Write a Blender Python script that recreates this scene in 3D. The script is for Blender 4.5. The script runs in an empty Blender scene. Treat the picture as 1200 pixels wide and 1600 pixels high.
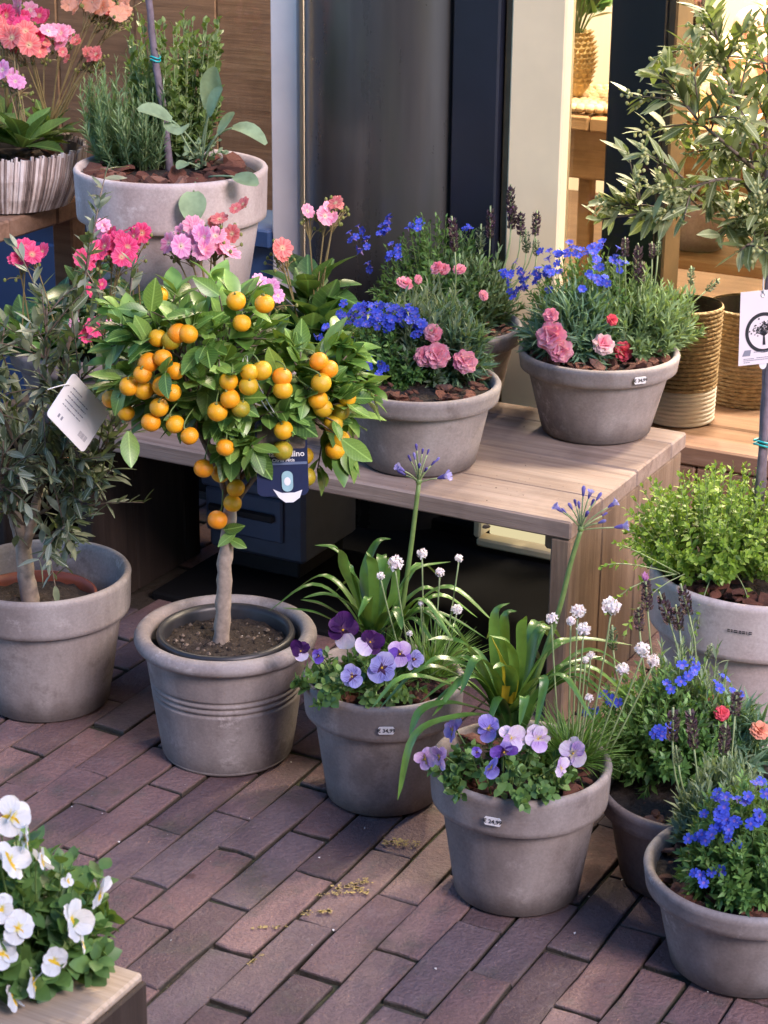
import bpy, math, random
import numpy as np
from mathutils import Matrix, Vector

random.seed(7); RNG = np.random.default_rng(7)
S = bpy.context.scene; COL = S.collection

# ------------------------------------------------------------------ camera, sky, sun, exposure
PITCH, ROLL, YAW = math.radians(20.6), math.radians(.57), math.radians(-27.8)
cam = bpy.data.cameras.new('camera'); cam_o = bpy.data.objects.new('camera', cam); COL.objects.link(cam_o)
cam.sensor_fit = 'VERTICAL'; cam.sensor_height = 36; cam.lens = 72.8; cam.clip_end = 2000; cam.clip_start = .05
_f = Vector((0, math.cos(PITCH), -math.sin(PITCH))); _u0 = Vector((0, math.sin(PITCH), math.cos(PITCH))); _r0 = Vector((1, 0, 0))
_r = math.cos(ROLL)*_r0 + math.sin(ROLL)*_u0; _u = _r.cross(_f)
cam_o.matrix_world = Matrix(((_r.x, _u.x, -_f.x, 0), (_r.y, _u.y, -_f.y, 0), (_r.z, _u.z, -_f.z, 1.57), (0, 0, 0, 1)))
cam.dof.use_dof = True; cam.dof.focus_distance = 3.25; cam.dof.aperture_fstop = 15
S.camera = cam_o; CAMV = [np.array(q) for q in (_f, _r, _u)]
world = bpy.data.worlds.new('World'); S.world = world; world.use_nodes = True
SUN_EL, SUN_AZ = math.radians(36), math.radians(143)        # azimuth clockwise from +Y
nt = world.node_tree; sky = nt.nodes.new('ShaderNodeTexSky'); sky.sky_type = 'NISHITA'; sky.sun_disc = False
sky.sun_elevation = SUN_EL; sky.sun_rotation = SUN_AZ; sky.ozone_density = 9.0; sky.dust_density = .3; sky.air_density = 1.2
bg = nt.nodes['Background']; bg.inputs['Strength'].default_value = .15
nt.links.new(sky.outputs['Color'], bg.inputs['Color'])
sun = bpy.data.lights.new('sun', 'SUN'); sun.energy = 1.9; sun.angle = math.radians(22); sun.color = (1, .80, .77)
sun_o = bpy.data.objects.new('sun', sun); COL.objects.link(sun_o)
_d = Vector((math.sin(SUN_AZ)*math.cos(SUN_EL), math.cos(SUN_AZ)*math.cos(SUN_EL), math.sin(SUN_EL)))
sun_o.rotation_euler = _d.to_track_quat('Z', 'Y').to_euler(); sun_o.location = (2, -2, 5)
S.view_settings.view_transform = 'Standard'; S.view_settings.look = 'None'; S.view_settings.gamma = 1
S.view_settings.use_curve_mapping = False; S.view_settings.exposure = 1.3
S.cycles.max_bounces = 8; S.cycles.transparent_max_bounces = 12; S.cycles.caustics_reflective = False; S.cycles.caustics_refractive = False

# ------------------------------------------------------------------ materials
class N:
    def __init__(s, name):
        s.m = bpy.data.materials.new(name); s.m.use_nodes = True; s.t = s.m.node_tree; s.t.nodes.clear()
        s.out = s.t.nodes.new('ShaderNodeOutputMaterial')
    def n(s, typ, **kw):
        k = s.t.nodes.new('ShaderNode' + typ)
        for a, v in kw.items():
            if a.startswith('i_'):
                key = a[2:]; key = int(key) if key.isdigit() else key.replace('_', ' ')
                s.put(k.inputs[key], v)
            else: setattr(k, a, v)
        return k
    def put(s, inp, v):
        if hasattr(v, 'is_output'): s.t.links.new(v, inp)
        else:
            if isinstance(v, (tuple, list)) and len(v) == 3 and inp.type == 'RGBA': v = (*v, 1)
            inp.default_value = v
    def noise(s, scale, detail=3, rough=.6, vec=None, stretch=None, fac=True):
        v = vec or s.coord()
        if stretch: v = s.n('Mapping', i_Vector=v, i_Scale=stretch).outputs[0]
        k = s.n('TexNoise', i_Vector=v, i_Scale=scale, i_Detail=detail, i_Roughness=rough)
        return k.outputs['Fac'] if fac else k.outputs['Color']
    def coord(s, kind='Object'): return s.n('TexCoord').outputs[kind]
    def pos(s): return s.n('NewGeometry').outputs['Position']
    def ramp(s, fac, *stops):
        k = s.n('ValToRGB'); e = k.color_ramp.elements
        while len(e) < len(stops): e.new(.5)
        for el, (p, c) in zip(e, stops): el.position = p; el.color = (*c, 1) if len(c) == 3 else c
        s.put(k.inputs[0], fac); return k.outputs[0]
    def mix(s, fac, a, b, mode='MIX'):
        k = s.n('Mix', data_type='RGBA', blend_type=mode); s.put(k.inputs[0], fac); s.put(k.inputs[6], a); s.put(k.inputs[7], b); return k.outputs[2]
    def math(s, op, a, b=0.): k = s.n('Math', operation=op); s.put(k.inputs[0], a); s.put(k.inputs[1], b); return k.outputs[0]
    def rnd(s):
        a = s.n('NewGeometry').outputs['Random Per Island']; b = s.n('ObjectInfo').outputs['Random']
        return s.math('FRACT', s.math('ADD', a, b))
    def bump(s, h, strength=.3, dist=.01): return s.n('Bump', i_Height=h, i_Strength=strength, i_Distance=dist).outputs[0]
    def pbr(s, color, rough=.6, normal=None, **kw):
        k = s.n('BsdfPrincipled'); s.put(k.inputs['Base Color'], color); s.put(k.inputs['Roughness'], rough)
        if normal is not None: s.put(k.inputs['Normal'], normal)
        for a, v in kw.items(): s.put(k.inputs[a.replace('_', ' ')], v)
        return k.outputs[0]
    def done(s, sh): s.t.links.new(sh, s.out.inputs['Surface']); return s.m

def plain(name, c, rough=.6, var=.12, scale=60, **kw):
    n = N(name); f = n.noise(scale)
    c2 = tuple(min(1, x*(1+var)) for x in c); c1 = tuple(x*(1-var) for x in c)
    return n.done(n.pbr(n.ramp(f, (.3, c1), (.7, c2)), rough, n.bump(f, .08, .003), **kw))

def leafmat(name, *cols, rough=.45, trans=.22, spec=.4, veins=False):
    n = N(name); r = n.rnd(); k = len(cols)-1
    c = n.ramp(r, *[(i/max(k, 1), q) for i, q in enumerate(cols)])
    if veins:
        x = n.n('SeparateXYZ', i_0=n.coord()); ax = n.math('ABSOLUTE', x.outputs[0]); lt = tuple(min(.8, q*1.7+.02) for q in cols[-1])
        w = n.math('SINE', n.math('MULTIPLY', n.math('SUBTRACT', x.outputs[1], n.math('MULTIPLY', ax, .8)), 60.))
        c = n.mix(n.math('MULTIPLY', n.ramp(w, (.86, (0, 0, 0)), (1, (.35, .35, .35))), n.ramp(ax, (.02, (0, 0, 0)), (.06, (1, 1, 1)))), c, lt)
        c = n.mix(n.ramp(ax, (.010, (.75, .75, .75)), (.026, (0, 0, 0))), c, lt)
        c = n.mix(n.math('MULTIPLY', n.ramp(n.noise(4., 4, .7, vec=n.pos()), (.55, (0, 0, 0)), (.75, (1, 1, 1))), .25), c, (.30, .27, .06))
    c = n.mix(.35, c, n.ramp(n.noise(45, 2), (.3, (.25, .25, .25)), (.75, (.9, .9, .9))), 'OVERLAY')
    p = n.pbr(c, rough, Specular_IOR_Level=spec)
    t = n.n('BsdfTranslucent'); n.put(t.inputs[0], n.mix(.5, c, (.35, .5, .05)))
    m = n.n('MixShader'); n.put(m.inputs[0], trans); n.t.links.new(p, m.inputs[1]); n.t.links.new(t.outputs[0], m.inputs[2])
    return n.done(m.outputs[0])

def petalmat(name, *cols, rough=.55, trans=.3):
    n = N(name); r = n.rnd(); k = len(cols)-1
    c = n.ramp(r, *[(i/max(k, 1), q) for i, q in enumerate(cols)])
    c = n.mix(.1, c, n.ramp(n.noise(150, 2), (.3, (.3, .3, .3)), (.7, (.8, .8, .8))), 'OVERLAY')
    p = n.pbr(c, rough, Specular_IOR_Level=.25)
    t = n.n('BsdfTranslucent'); n.put(t.inputs[0], c)
    m = n.n('MixShader'); n.put(m.inputs[0], trans); n.t.links.new(p, m.inputs[1]); n.t.links.new(t.outputs[0], m.inputs[2])
    return n.done(m.outputs[0])

def radialmat(name, mid, ring, edge, streak=None, r0=.12, r1=.35, trans=.3):
    n = N(name); s_ = n.n('SeparateXYZ', i_0=n.coord()); x, y = s_.outputs[0], s_.outputs[1]
    r = n.math('SQRT', n.math('ADD', n.math('MULTIPLY', x, x), n.math('MULTIPLY', y, y))); a = n.math('ARCTAN2', y, x)
    c = n.ramp(r, (0, mid), (r0, mid), (r1, ring), (1, edge))
    if streak:
        v = n.noise(1., 2, .5, vec=n.n('CombineXYZ', i_0=n.math('MULTIPLY', a, 9.), i_1=n.math('MULTIPLY', r, .8)).outputs[0])
        c = n.mix(n.ramp(v, (.45, (0, 0, 0)), (.62, (.75, .75, .75))), c, streak)
    hs = n.n('HueSaturation', i_Color=c); n.put(hs.inputs['Value'], n.math('ADD', n.math('MULTIPLY', n.n('ObjectInfo').outputs['Random'], .35), .8))
    c = hs.outputs[0]; p = n.pbr(c, .55, Specular_IOR_Level=.25); t = n.n('BsdfTranslucent'); n.put(t.inputs[0], c)
    m = n.n('MixShader'); n.put(m.inputs[0], trans); n.t.links.new(p, m.inputs[1]); n.t.links.new(t.outputs[0], m.inputs[2]); return n.done(m.outputs[0])
def veinmat(name, col, tip, vein, eye, reach=.55, trans=.3):
    """pansy petal: local y runs from the flower's eye (0) to the rim (1)"""
    n = N(name); s_ = n.n('SeparateXYZ', i_0=n.coord()); x, y = s_.outputs[0], s_.outputs[1]
    ang = n.math('DIVIDE', x, n.math('ADD', y, .12))
    c = n.ramp(y, (.15, col), (.6, col), (1, tip))
    v = n.noise(1., 1, .4, vec=n.n('CombineXYZ', i_0=n.math('MULTIPLY', ang, 16.), i_1=n.math('MULTIPLY', y, 1.2), i_2=n.math('MULTIPLY', n.n('ObjectInfo').outputs['Random'], 30.)).outputs[0])
    lines = n.math('MULTIPLY', n.ramp(v, (.52, (0, 0, 0)), (.60, (1, 1, 1))), n.ramp(y, (reach*.45, (1, 1, 1)), (reach, (0, 0, 0))))
    c = n.mix(n.math('MULTIPLY', lines, .85), c, vein); c = n.mix(n.ramp(y, (.06, (1, 1, 1)), (.20, (0, 0, 0))), c, eye)
    c = n.mix(.25, c, n.ramp(n.noise(3.5, 3), (.3, (.35, .35, .35)), (.7, (.75, .75, .75))), 'OVERLAY')
    p = n.pbr(c, .6, n.bump(v, .25, .05), Specular_IOR_Level=.25); t = n.n('BsdfTranslucent'); n.put(t.inputs[0], c)
    m = n.n('MixShader'); n.put(m.inputs[0], trans); n.t.links.new(p, m.inputs[1]); n.t.links.new(t.outputs[0], m.inputs[2]); return n.done(m.outputs[0])
def claymat(name, base, pale, dark):
    n = N(name); o = n.coord()
    big = n.noise(5, 4, .6); streak = n.noise(9, 4, .6, stretch=(1, 1, .22)); fine = n.noise(220, 3, .7)
    off = n.n('ObjectInfo').outputs['Random']
    bigv = n.n('Vector' + 'Math', operation='ADD', i_0=o); n.put(bigv.inputs[1], n.n('CombineXYZ', i_0=n.math('MULTIPLY', off, 9.)).outputs[0])
    big = n.noise(6, 5, .62, vec=bigv.outputs[0])
    c = n.ramp(big, (.30, dark), (.5, base), (.74, pale))
    c = n.mix(n.ramp(streak, (.46, (0, 0, 0)), (.66, (.75, .75, .75))), c, pale)
    c = n.mix(n.ramp(n.noise(14, 5, .7, vec=bigv.outputs[0]), (.55, (0, 0, 0)), (.66, (.65, .65, .65))), c, dark)
    lime = n.math('MULTIPLY', n.ramp(n.noise(26, 6, .75, vec=bigv.outputs[0]), (.56, (0, 0, 0)), (.66, (1, 1, 1))), n.ramp(n.noise(4, 3, .5, vec=bigv.outputs[0]), (.46, (0, 0, 0)), (.6, (.8, .8, .8))))
    c = n.mix(lime, c, tuple(min(.7, x*1.25) for x in pale))
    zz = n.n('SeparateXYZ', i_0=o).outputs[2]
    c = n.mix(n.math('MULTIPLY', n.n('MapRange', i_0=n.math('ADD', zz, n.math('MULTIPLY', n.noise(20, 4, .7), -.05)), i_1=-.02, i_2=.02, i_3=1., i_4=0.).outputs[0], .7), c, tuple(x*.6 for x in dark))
    c = n.mix(.12, c, n.ramp(fine, (.3, (0, 0, 0)), (.7, (1, 1, 1))), 'OVERLAY')
    rings = n.noise(3, 2, .5, stretch=(.3, .3, 60))
    h = n.math('ADD', n.math('MULTIPLY', fine, .35), n.math('MULTIPLY', rings, .5))
    return n.done(n.pbr(c, .82, n.bump(h, .14, .004), Specular_IOR_Level=.25))

def woodmat(name, c1, c2, c3, axis=0, scale=1., rough=.7, lines=34):
    n = N(name); st = [lines]*3; st[axis] = 1.6
    off = n.n('ObjectInfo').outputs['Random']
    o = n.n('VectorMath', operation='ADD', i_0=n.coord()); n.put(o.inputs[1], n.n('CombineXYZ', i_0=n.math('MULTIPLY', off, 7.), i_1=n.math('MULTIPLY', off, 13.)).outputs[0])
    v = o.outputs[0]
    g = n.noise(scale*1.6, 6, .65, vec=v, stretch=st); big = n.noise(scale*5, 3, .5, vec=v); fine = n.noise(scale*7, 3, .7, vec=v, stretch=st)
    c = n.ramp(g, (.28, c3), (.48, c1), (.72, c2))
    c = n.mix(n.ramp(big, (.4, (0, 0, 0)), (.75, (.6, .6, .6))), c, c3)
    c = n.mix(n.math('MULTIPLY', off, .25), c, c2)
    st2 = n.noise(scale*3.2, 5, .7, vec=v); c = n.mix(n.ramp(st2, (.52, (0, 0, 0)), (.70, (.55, .55, .55))), c, tuple(x*.62 for x in c3))
    kn = n.n('TexVoronoi', i_Vector=n.n('Mapping', i_Vector=v, i_Scale=tuple(1 if i == axis else 3 for i in range(3))).outputs[0], i_Scale=2.2).outputs['Distance']
    c = n.mix(n.ramp(kn, (.03, (.7, .7, .7)), (.07, (0, 0, 0))), c, tuple(x*.45 for x in c3))
    return n.done(n.pbr(c, rough, n.bump(n.math('ADD', g, fine), .25, .004), Specular_IOR_Level=.25))

M = {}
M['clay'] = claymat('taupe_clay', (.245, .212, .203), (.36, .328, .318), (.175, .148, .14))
M['clay_pale'] = claymat('whitewashed_clay', (.50, .42, .40), (.60, .53, .51), (.40, .32, .295))
M['clay_dark'] = claymat('dark_and_shaded_clay', (.17, .14, .135), (.25, .215, .21), (.11, .09, .085))  # darker clay copy; on the bowl behind the front pot it imitates shade
M['soil'] = N('potting_soil')
_n = M['soil']; _v = _n.noise(90, 5, .75)
M['soil'] = _n.done(_n.pbr(_n.ramp(_v, (.3, (.015, .01, .008)), (.62, (.06, .043, .032)), (.8, (.17, .15, .13))), .95, _n.bump(_v, .9, .01)))
_n = N('pine_bark'); _v = _n.noise(55, 5, .7); _r = _n.rnd()
_c = _n.mix(.5, _n.ramp(_r, (0, (.075, .026, .017)), (.5, (.145, .05, .03)), (.85, (.21, .08, .05)), (1, (.30, .16, .115))), _n.ramp(_v, (.3, (.18, .18, .18)), (.7, (.75, .75, .75))), 'OVERLAY')
M['bark'] = _n.done(_n.pbr(_c, .8, _n.bump(_v, .6, .006)))
# bricks
_n = N('paving_brick'); _r = _n.n('ObjectInfo').outputs['Random']; _p = _n.pos()
_c = _n.ramp(_r, (0, (.105, .068, .072)), (.2, (.175, .105, .10)), (.45, (.215, .125, .115)), (.7, (.145, .105, .112)), (.85, (.19, .13, .125)), (1, (.25, .15, .138)))
_g = _n.noise(160, 4, .7, vec=_p); _b = _n.noise(11, 4, .6, vec=_p)
_c = _n.mix(.4, _c, _n.ramp(_g, (.3, (.25, .25, .25)), (.7, (.75, .75, .75))), 'OVERLAY')
_c = _n.mix(_n.ramp(_b, (.45, (0, 0, 0)), (.8, (.5, .5, .5))), _c, (.085, .052, .054))
_spot = _n.n('TexVoronoi', i_Vector=_p, i_Scale=13.).outputs['Distance']
_sp = _n.mix(1., _n.ramp(_spot, (.1, (1, 1, 1)), (.16, (0, 0, 0))), _n.ramp(_n.noise(5, 2, .5, vec=_p), (.52, (0, 0, 0)), (.6, (1, 1, 1))), 'MULTIPLY')
_c = _n.mix(_n.math('MULTIPLY', _sp, .7), _c, (.075, .028, .02))
_c = _n.mix(_n.ramp(_n.noise(28, 5, .75, vec=_p), (.54, (0, 0, 0)), (.70, (.45, .45, .45))), _c, (.24, .19, .19))
_mo = _n.ramp(_n.noise(7, 5, .7, vec=_p), (.52, (0, 0, 0)), (.68, (.7, .7, .7)))
_c = _n.mix(_mo, _c, (.075, .068, .05))
_sep = _n.n('SeparateXYZ', i_0=_n.coord()).outputs[2]
_ed = _n.ramp(_n.math('ADD', _sep, _n.math('MULTIPLY', _g, .003)), (0, (1, 1, 1)), (.5, (0, 0, 0)))
_c = _n.mix(_n.n('MapRange', i_0=_sep, i_1=-.0040, i_2=-.0002, i_3=.9, i_4=0.).outputs[0], _c, (.042, .038, .027))
M['brick'] = _n.done(_n.pbr(_c, _n.ramp(_n.noise(6, 4, .6, vec=_p), (.4, (.42, .42, .42)), (.65, (.85, .85, .85))), _n.bump(_n.math('ADD', _n.math('ADD', _g, _n.noise(45, 4, .7, vec=_p)), _n.math('MULTIPLY', _b, .8)), .75, .005), Specular_IOR_Level=.4))
_n = N('joint_sand'); _p = _n.pos(); _v = _n.noise(120, 4, .7, vec=_p); _w = _n.noise(9, 4, .6, vec=_p)
_c = _n.mix(_n.ramp(_w, (.48, (0, 0, 0)), (.65, (1, 1, 1))), _n.ramp(_v, (.3, (.018, .014, .011)), (.75, (.085, .068, .052))), (.045, .06, .018))
M['sand'] = _n.done(_n.pbr(_c, .95, _n.bump(_v, .8, .006)))
_n = N('far_paving'); _p = _n.pos(); _bk = _n.n('TexBrick', i_Vector=_n.n('Mapping', i_Vector=_p, i_Rotation=(0, 0, math.radians(-62.2))).outputs[0], i_Scale=1., i_Color1=(.15, .095, .09), i_Color2=(.11, .07, .066), i_Mortar=(.02, .018, .012), i_Mortar_Size=.004)
_bk.inputs['Brick Width'].default_value = .229; _bk.inputs['Row Height'].default_value = .068
M['ground'] = _n.done(_n.pbr(_bk.outputs[0], .85))
M['wood_bench'] = woodmat('weathered_oak', (.27, .21, .18), (.37, .30, .265), (.16, .115, .095), 0)
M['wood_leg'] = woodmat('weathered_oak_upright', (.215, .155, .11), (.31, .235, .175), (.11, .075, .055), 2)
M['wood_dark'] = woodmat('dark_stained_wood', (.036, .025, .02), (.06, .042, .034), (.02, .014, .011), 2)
M['wood_table'] = woodmat('brown_table_wood', (.25, .15, .10), (.34, .22, .155), (.15, .09, .06), 0)
M['wood_crate'] = woodmat('grey_bleached_wood', (.40, .31, .23), (.56, .46, .37), (.13, .09, .06), 0, 1.0, lines=80)
M['wood_shop'] = woodmat('honey_shop_wood', (.34, .20, .09), (.44, .27, .13), (.20, .11, .05), 0)
M['cream'] = plain('cream_paint', (.86, .71, .45), .5, .04, 12)
M['white_paint'] = plain('white_paint', (.80, .76, .75), .5, .05, 10)
_n = N('black_gloss_paint'); _s = _n.noise(3, 5, .65, stretch=(6, 6, .35)); _v = _n.noise(9, 5, .7); _d = _n.n('TexVoronoi', i_Vector=_n.coord(), i_Scale=16.).outputs['Distance']
_c = _n.mix(_n.ramp(_s, (.4, (0, 0, 0)), (.7, (1, 1, 1))), (.034, .033, .032), (.050, .049, .047)); _c = _n.mix(_n.ramp(_d, (.004, (.6, .6, .6)), (.010, (0, 0, 0))), _c, (.22, .21, .2))
M['black'] = _n.done(_n.pbr(_c, _n.ramp(_n.math('ADD', _n.math('MULTIPLY', _s, .6), _n.math('MULTIPLY', _v, .4)), (.35, (.24, .24, .24)), (.68, (.36, .36, .36))), _n.bump(_s, .02, .02), Specular_IOR_Level=.9, Coat_Weight=.35, Coat_Roughness=.2))
M['navy'] = plain('dark_navy_paint', (.010, .012, .022), .35, .2, 8)
M['post'] = plain('dark_window_post', (.006, .008, .014), .3, .2, 8)
M['matt_black'] = plain('plinth_and_shade_black', (.007, .007, .008), .85, .2, 8, Specular_IOR_Level=.15)  # plinth black, also the painted shade on the slab under the bench
M['blue'] = plain('blue_panel_paint', (.03, .075, .20), .5, .1, 6)
M['bluebox'] = plain('blue_grey_plastic', (.13, .17, .27), .4, .06, 20)
M['bluebox2'] = plain('grey_plastic', (.12, .14, .20), .5, .1, 20)
M['house'] = plain('lane_house_brick', (.10, .095, .10), .85, .2, 2)
M['brown_trim'] = plain('brown_trim', (.15, .10, .05), .5, .2, 20)
M['plaster'] = plain('warm_plaster', (.74, .64, .48), .8, .06, 3)
M['shopfloor'] = woodmat('shop_floor', (.16, .10, .06), (.22, .14, .09), (.09, .055, .035), 0)
M['orange'] = None
_n = N('calamondin_rind'); _r = _n.n('ObjectInfo').outputs['Random']; _vo = _n.n('TexVoronoi', i_Vector=_n.coord(), i_Scale=14.).outputs['Distance']
_c = _n.ramp(_r, (0, (.30, .27, .02)), (.15, (.58, .36, .015)), (.4, (.84, .41, .013)), (.75, (.87, .35, .012)), (1, (.88, .29, .011)))
_c = _n.mix(_n.ramp(_n.noise(1.3, 4, .6), (.48, (0, 0, 0)), (.75, (.6, .6, .6))), _c, (.72, .40, .015)); _c = _n.mix(_n.ramp(_n.n('SeparateXYZ', i_0=_n.coord()).outputs[2], (.55, (0, 0, 0)), (1., (.35, .35, .35))), _c, (.48, .36, .03))
M['orange'] = _n.done(_n.pbr(_c, .36, _n.bump(_vo, .16, .02), Subsurface_Weight=.15, Subsurface_Radius=(.01, .004, .001), Subsurface_Scale=.3))
M['twig'] = plain('twig_bark', (.15, .115, .09), .85, .35, 130)
M['trunk_pale'] = plain('grey_tan_bark', (.30, .245, .20), .85, .25, 90)
M['trunk_violet'] = plain('violet_grey_stem', (.17, .135, .16), .7, .3, 60)
M['stem'] = plain('green_stem', (.14, .22, .06), .5, .2, 60)
M['stem_pale'] = plain('pale_green_stem', (.24, .31, .14), .5, .15, 60)
M['stem_red'] = plain('olive_red_stem', (.22, .17, .07), .5, .2, 60)
M['citrus_leaf'] = leafmat('citrus_leaf', (0.045, 0.112, 0.022), (0.079, 0.184, 0.032), (0.135, 0.271, 0.056), (0.208, 0.351, 0.079), rough=.33, spec=.55, veins=True)
M['olive_leaf'] = leafmat('olive_leaf', (.05, .075, .045), (.085, .115, .07), (.14, .175, .115), (.25, .28, .215), rough=.5, veins=True)
M['olive_leaf_bright'] = leafmat('bright_olive_leaf', (.10, .13, .045), (.17, .205, .075), (.25, .29, .12), (.34, .37, .20), rough=.48, veins=True)
M['litho_leaf'] = leafmat('mound_leaf', (0.052, 0.122, 0.035), (0.096, 0.209, 0.049), (0.174, 0.330, 0.086))
M['lav_leaf'] = leafmat('lavender_leaf', (0.092, 0.159, 0.070), (0.151, 0.250, 0.108), (0.250, 0.359, 0.175), rough=.6)
M['lav_leaf_grey'] = leafmat('grey_lavender_leaf', (0.116, 0.174, 0.109), (0.189, 0.261, 0.160), (0.290, 0.362, 0.239), rough=.6)
M['dianth_leaf'] = leafmat('pink_leaf', (0.079, 0.160, 0.112), (0.135, 0.255, 0.152), (0.239, 0.383, 0.239), rough=.5)
M['strap_leaf'] = leafmat('strap_leaf', (.035, .10, .02), (.06, .15, .03), (.105, .22, .045), rough=.32, spec=.5, trans=.12)
M['yellow_leaf'] = leafmat('yellowed_leaf', (0.500, 0.360, 0.030), (0.600, 0.420, 0.030))
M['thrift_leaf'] = leafmat('thrift_blade', (0.072, 0.160, 0.029), (0.123, 0.261, 0.051), (0.203, 0.377, 0.087))
M['viola_leaf'] = leafmat('viola_leaf', (0.051, 0.116, 0.036), (0.087, 0.189, 0.051), (0.174, 0.304, 0.087))
M['lew_leaf'] = leafmat('rosette_leaf', (0.040, 0.096, 0.029), (0.072, 0.160, 0.045), (0.128, 0.255, 0.064), rough=.32, spec=.5, veins=True)
M['thyme_leaf'] = leafmat('golden_thyme_leaf', (0.105, 0.200, 0.021), (0.179, 0.304, 0.032), (0.284, 0.420, 0.063))
M['rosemary_leaf'] = leafmat('rosemary_needle', (0.085, 0.160, 0.075), (0.160, 0.273, 0.122), (0.302, 0.415, 0.208), rough=.55)
M['oregano_leaf'] = leafmat('marjoram_leaf', (0.088, 0.154, 0.039), (0.154, 0.242, 0.066), (0.242, 0.341, 0.110))
M['sage_leaf'] = leafmat('sage_leaf', (0.186, 0.273, 0.159), (0.259, 0.359, 0.215), (0.316, 0.431, 0.245), rough=.75, spec=.15)
M['blue_petal'] = radialmat('gentian_blue_petal', (.42, .25, .62), (.07, .10, .66), (.095, .16, .78), (.05, .07, .55))
M['blue_throat'] = petalmat('violet_throat', (.34, .20, .5), (.5, .35, .6))
M['pink_petal'] = petalmat('soft_pink_petal', (.90, .30, .42), (.93, .40, .50), (.93, .52, .57))
M['blush_petal'] = petalmat('blush_petal', (.80, .55, .55), (.86, .66, .64))
M['rose_petal'] = petalmat('rose_red_petal', (.72, .08, .13), (.80, .14, .18))
M['salmon_petal'] = petalmat('salmon_petal', (.82, .34, .22), (.85, .42, .30))
M['hot_pink'] = radialmat('hot_pink_petal', (.85, .6, .3), (.75, .02, .14), (.88, .09, .27), (.90, .22, .38))
M['lew_pink'] = radialmat('candy_pink_petal', (.85, .75, .55), (.88, .22, .42), (.92, .42, .58), (.94, .66, .72))
M['lew_lilac'] = radialmat('lilac_pink_petal', (.85, .75, .55), (.80, .22, .55), (.88, .42, .70), (.92, .64, .80))
M['lew_coral'] = radialmat('coral_petal', (.85, .7, .4), (.80, .12, .14), (.86, .26, .24), (.90, .45, .40))
M['lew_peach'] = petalmat('peach_petal', (.85, .42, .26), (.86, .5, .36))
M['pale_eye'] = petalmat('pale_flower_eye', (.75, .60, .42), (.7, .62, .35))
M['thrift_petal'] = petalmat('thrift_petal', (.84, .80, .80), (.86, .85, .84), (.82, .70, .75))
for _k, _a in dict(white=((.80, .81, .83), (.87, .87, .88), (.62, .64, .62), (.75, .66, .2)), violet=((.30, .24, .66), (.50, .44, .80), (.07, .03, .28), (.5, .4, .5)), deep=((.15, .07, .46), (.24, .14, .58), (.05, .01, .2), (.4, .3, .1)), lilac=((.58, .40, .72), (.74, .60, .82), (.22, .08, .40), (.6, .5, .4)), pale=((.70, .60, .78), (.80, .74, .84), (.45, .22, .58), (.75, .66, .3)), dark=((.04, .006, .075), (.075, .012, .12), (.02, .0, .04), (.1, .04, .1))).items():
    M[_k+'_petal'] = veinmat(_k+'_viola_petal', *_a)
M['periwinkle'] = veinmat('periwinkle_petal', (.34, .34, .73), (.48, .48, .82), (.08, .03, .22), (.55, .4, .12), .7)
M['yellow_eye'] = petalmat('yellow_eye', (.8, .5, .03), (.85, .6, .05))
M['lav_spike'] = petalmat('dark_lavender_bract', (.075, .045, .065), (.12, .075, .10), (.16, .13, .09), trans=.1)
M['lav_spike_green'] = petalmat('green_lavender_bract', (.10, .14, .08), (.15, .19, .11), trans=.1)
M['lav_purple'] = petalmat('mauve_bract', (.42, .16, .42), (.5, .25, .5))
M['agap_bud'] = petalmat('indigo_bud', (.09, .07, .28), (.16, .13, .42), (.26, .24, .55))
M['agap_open'] = petalmat('pale_indigo_petal', (.28, .26, .62), (.45, .42, .72))
M['green_bud'] = petalmat('green_bud', (.16, .20, .05), (.26, .28, .09), trans=.1)
M['cream_bud'] = petalmat('cream_bud', (.46, .48, .18), (.56, .56, .26), trans=.1)
M['paper'] = plain('label_card', (.80, .79, .80), .45, .02, 30)
M['paper_pink'] = plain('pinkish_card', (.82, .73, .74), .5, .02, 30)
M['ink'] = plain('black_ink', (.02, .02, .025), .6, .05, 30)
M['ink_blue'] = plain('navy_print', (.018, .026, .07), .35, .05, 30)
M['ink_grey'] = plain('grey_print', (.25, .25, .3), .6, .05, 30)
M['print_aqua'] = plain('pale_aqua_print', (.30, .48, .52), .5, .1, 40)
M['tie'] = plain('turquoise_tie', (.02, .42, .42), .4, .1, 60)
M['wire'] = plain('white_string', (.75, .75, .75), .5, .05, 60)
M['plastic_terra'] = plain('terracotta_plastic', (.26, .075, .042), .5, .1, 30)
M['plastic_black'] = plain('black_plastic', (.022, .022, .026), .42, .2, 40)
M['chalk'] = None
_n = N('yellow_chalk'); _v = _n.noise(160, 4, .7, vec=_n.pos())
M['chalk'] = _n.done(_n.pbr(_n.ramp(_v, (.35, (.20, .14, .09)), (.6, (.46, .35, .12))), .9))
M['debris'] = plain('petal_litter', (.62, .60, .57), .8, .2, 90)
_n = N('thin_glass'); _fr = _n.n('Fresnel', i_IOR=1.45).outputs[0]; _t = _n.n('BsdfTransparent'); _t.inputs[0].default_value = (.97, .98, .97, 1)
_g = _n.n('BsdfGlossy', i_Roughness=.02); _m = _n.n('MixShader'); _n.put(_m.inputs[0], _fr); _n.t.links.new(_t.outputs[0], _m.inputs[1]); _n.t.links.new(_g.outputs[0], _m.inputs[2])
M['glass'] = _n.done(_m.outputs[0])
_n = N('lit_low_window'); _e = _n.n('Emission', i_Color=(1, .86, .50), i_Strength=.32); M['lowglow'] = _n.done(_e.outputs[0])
_n = N('lamp_glow'); _e = _n.n('Emission', i_Color=(1, .72, .42), i_Strength=14.); M['glow'] = _n.done(_e.outputs[0])
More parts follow.
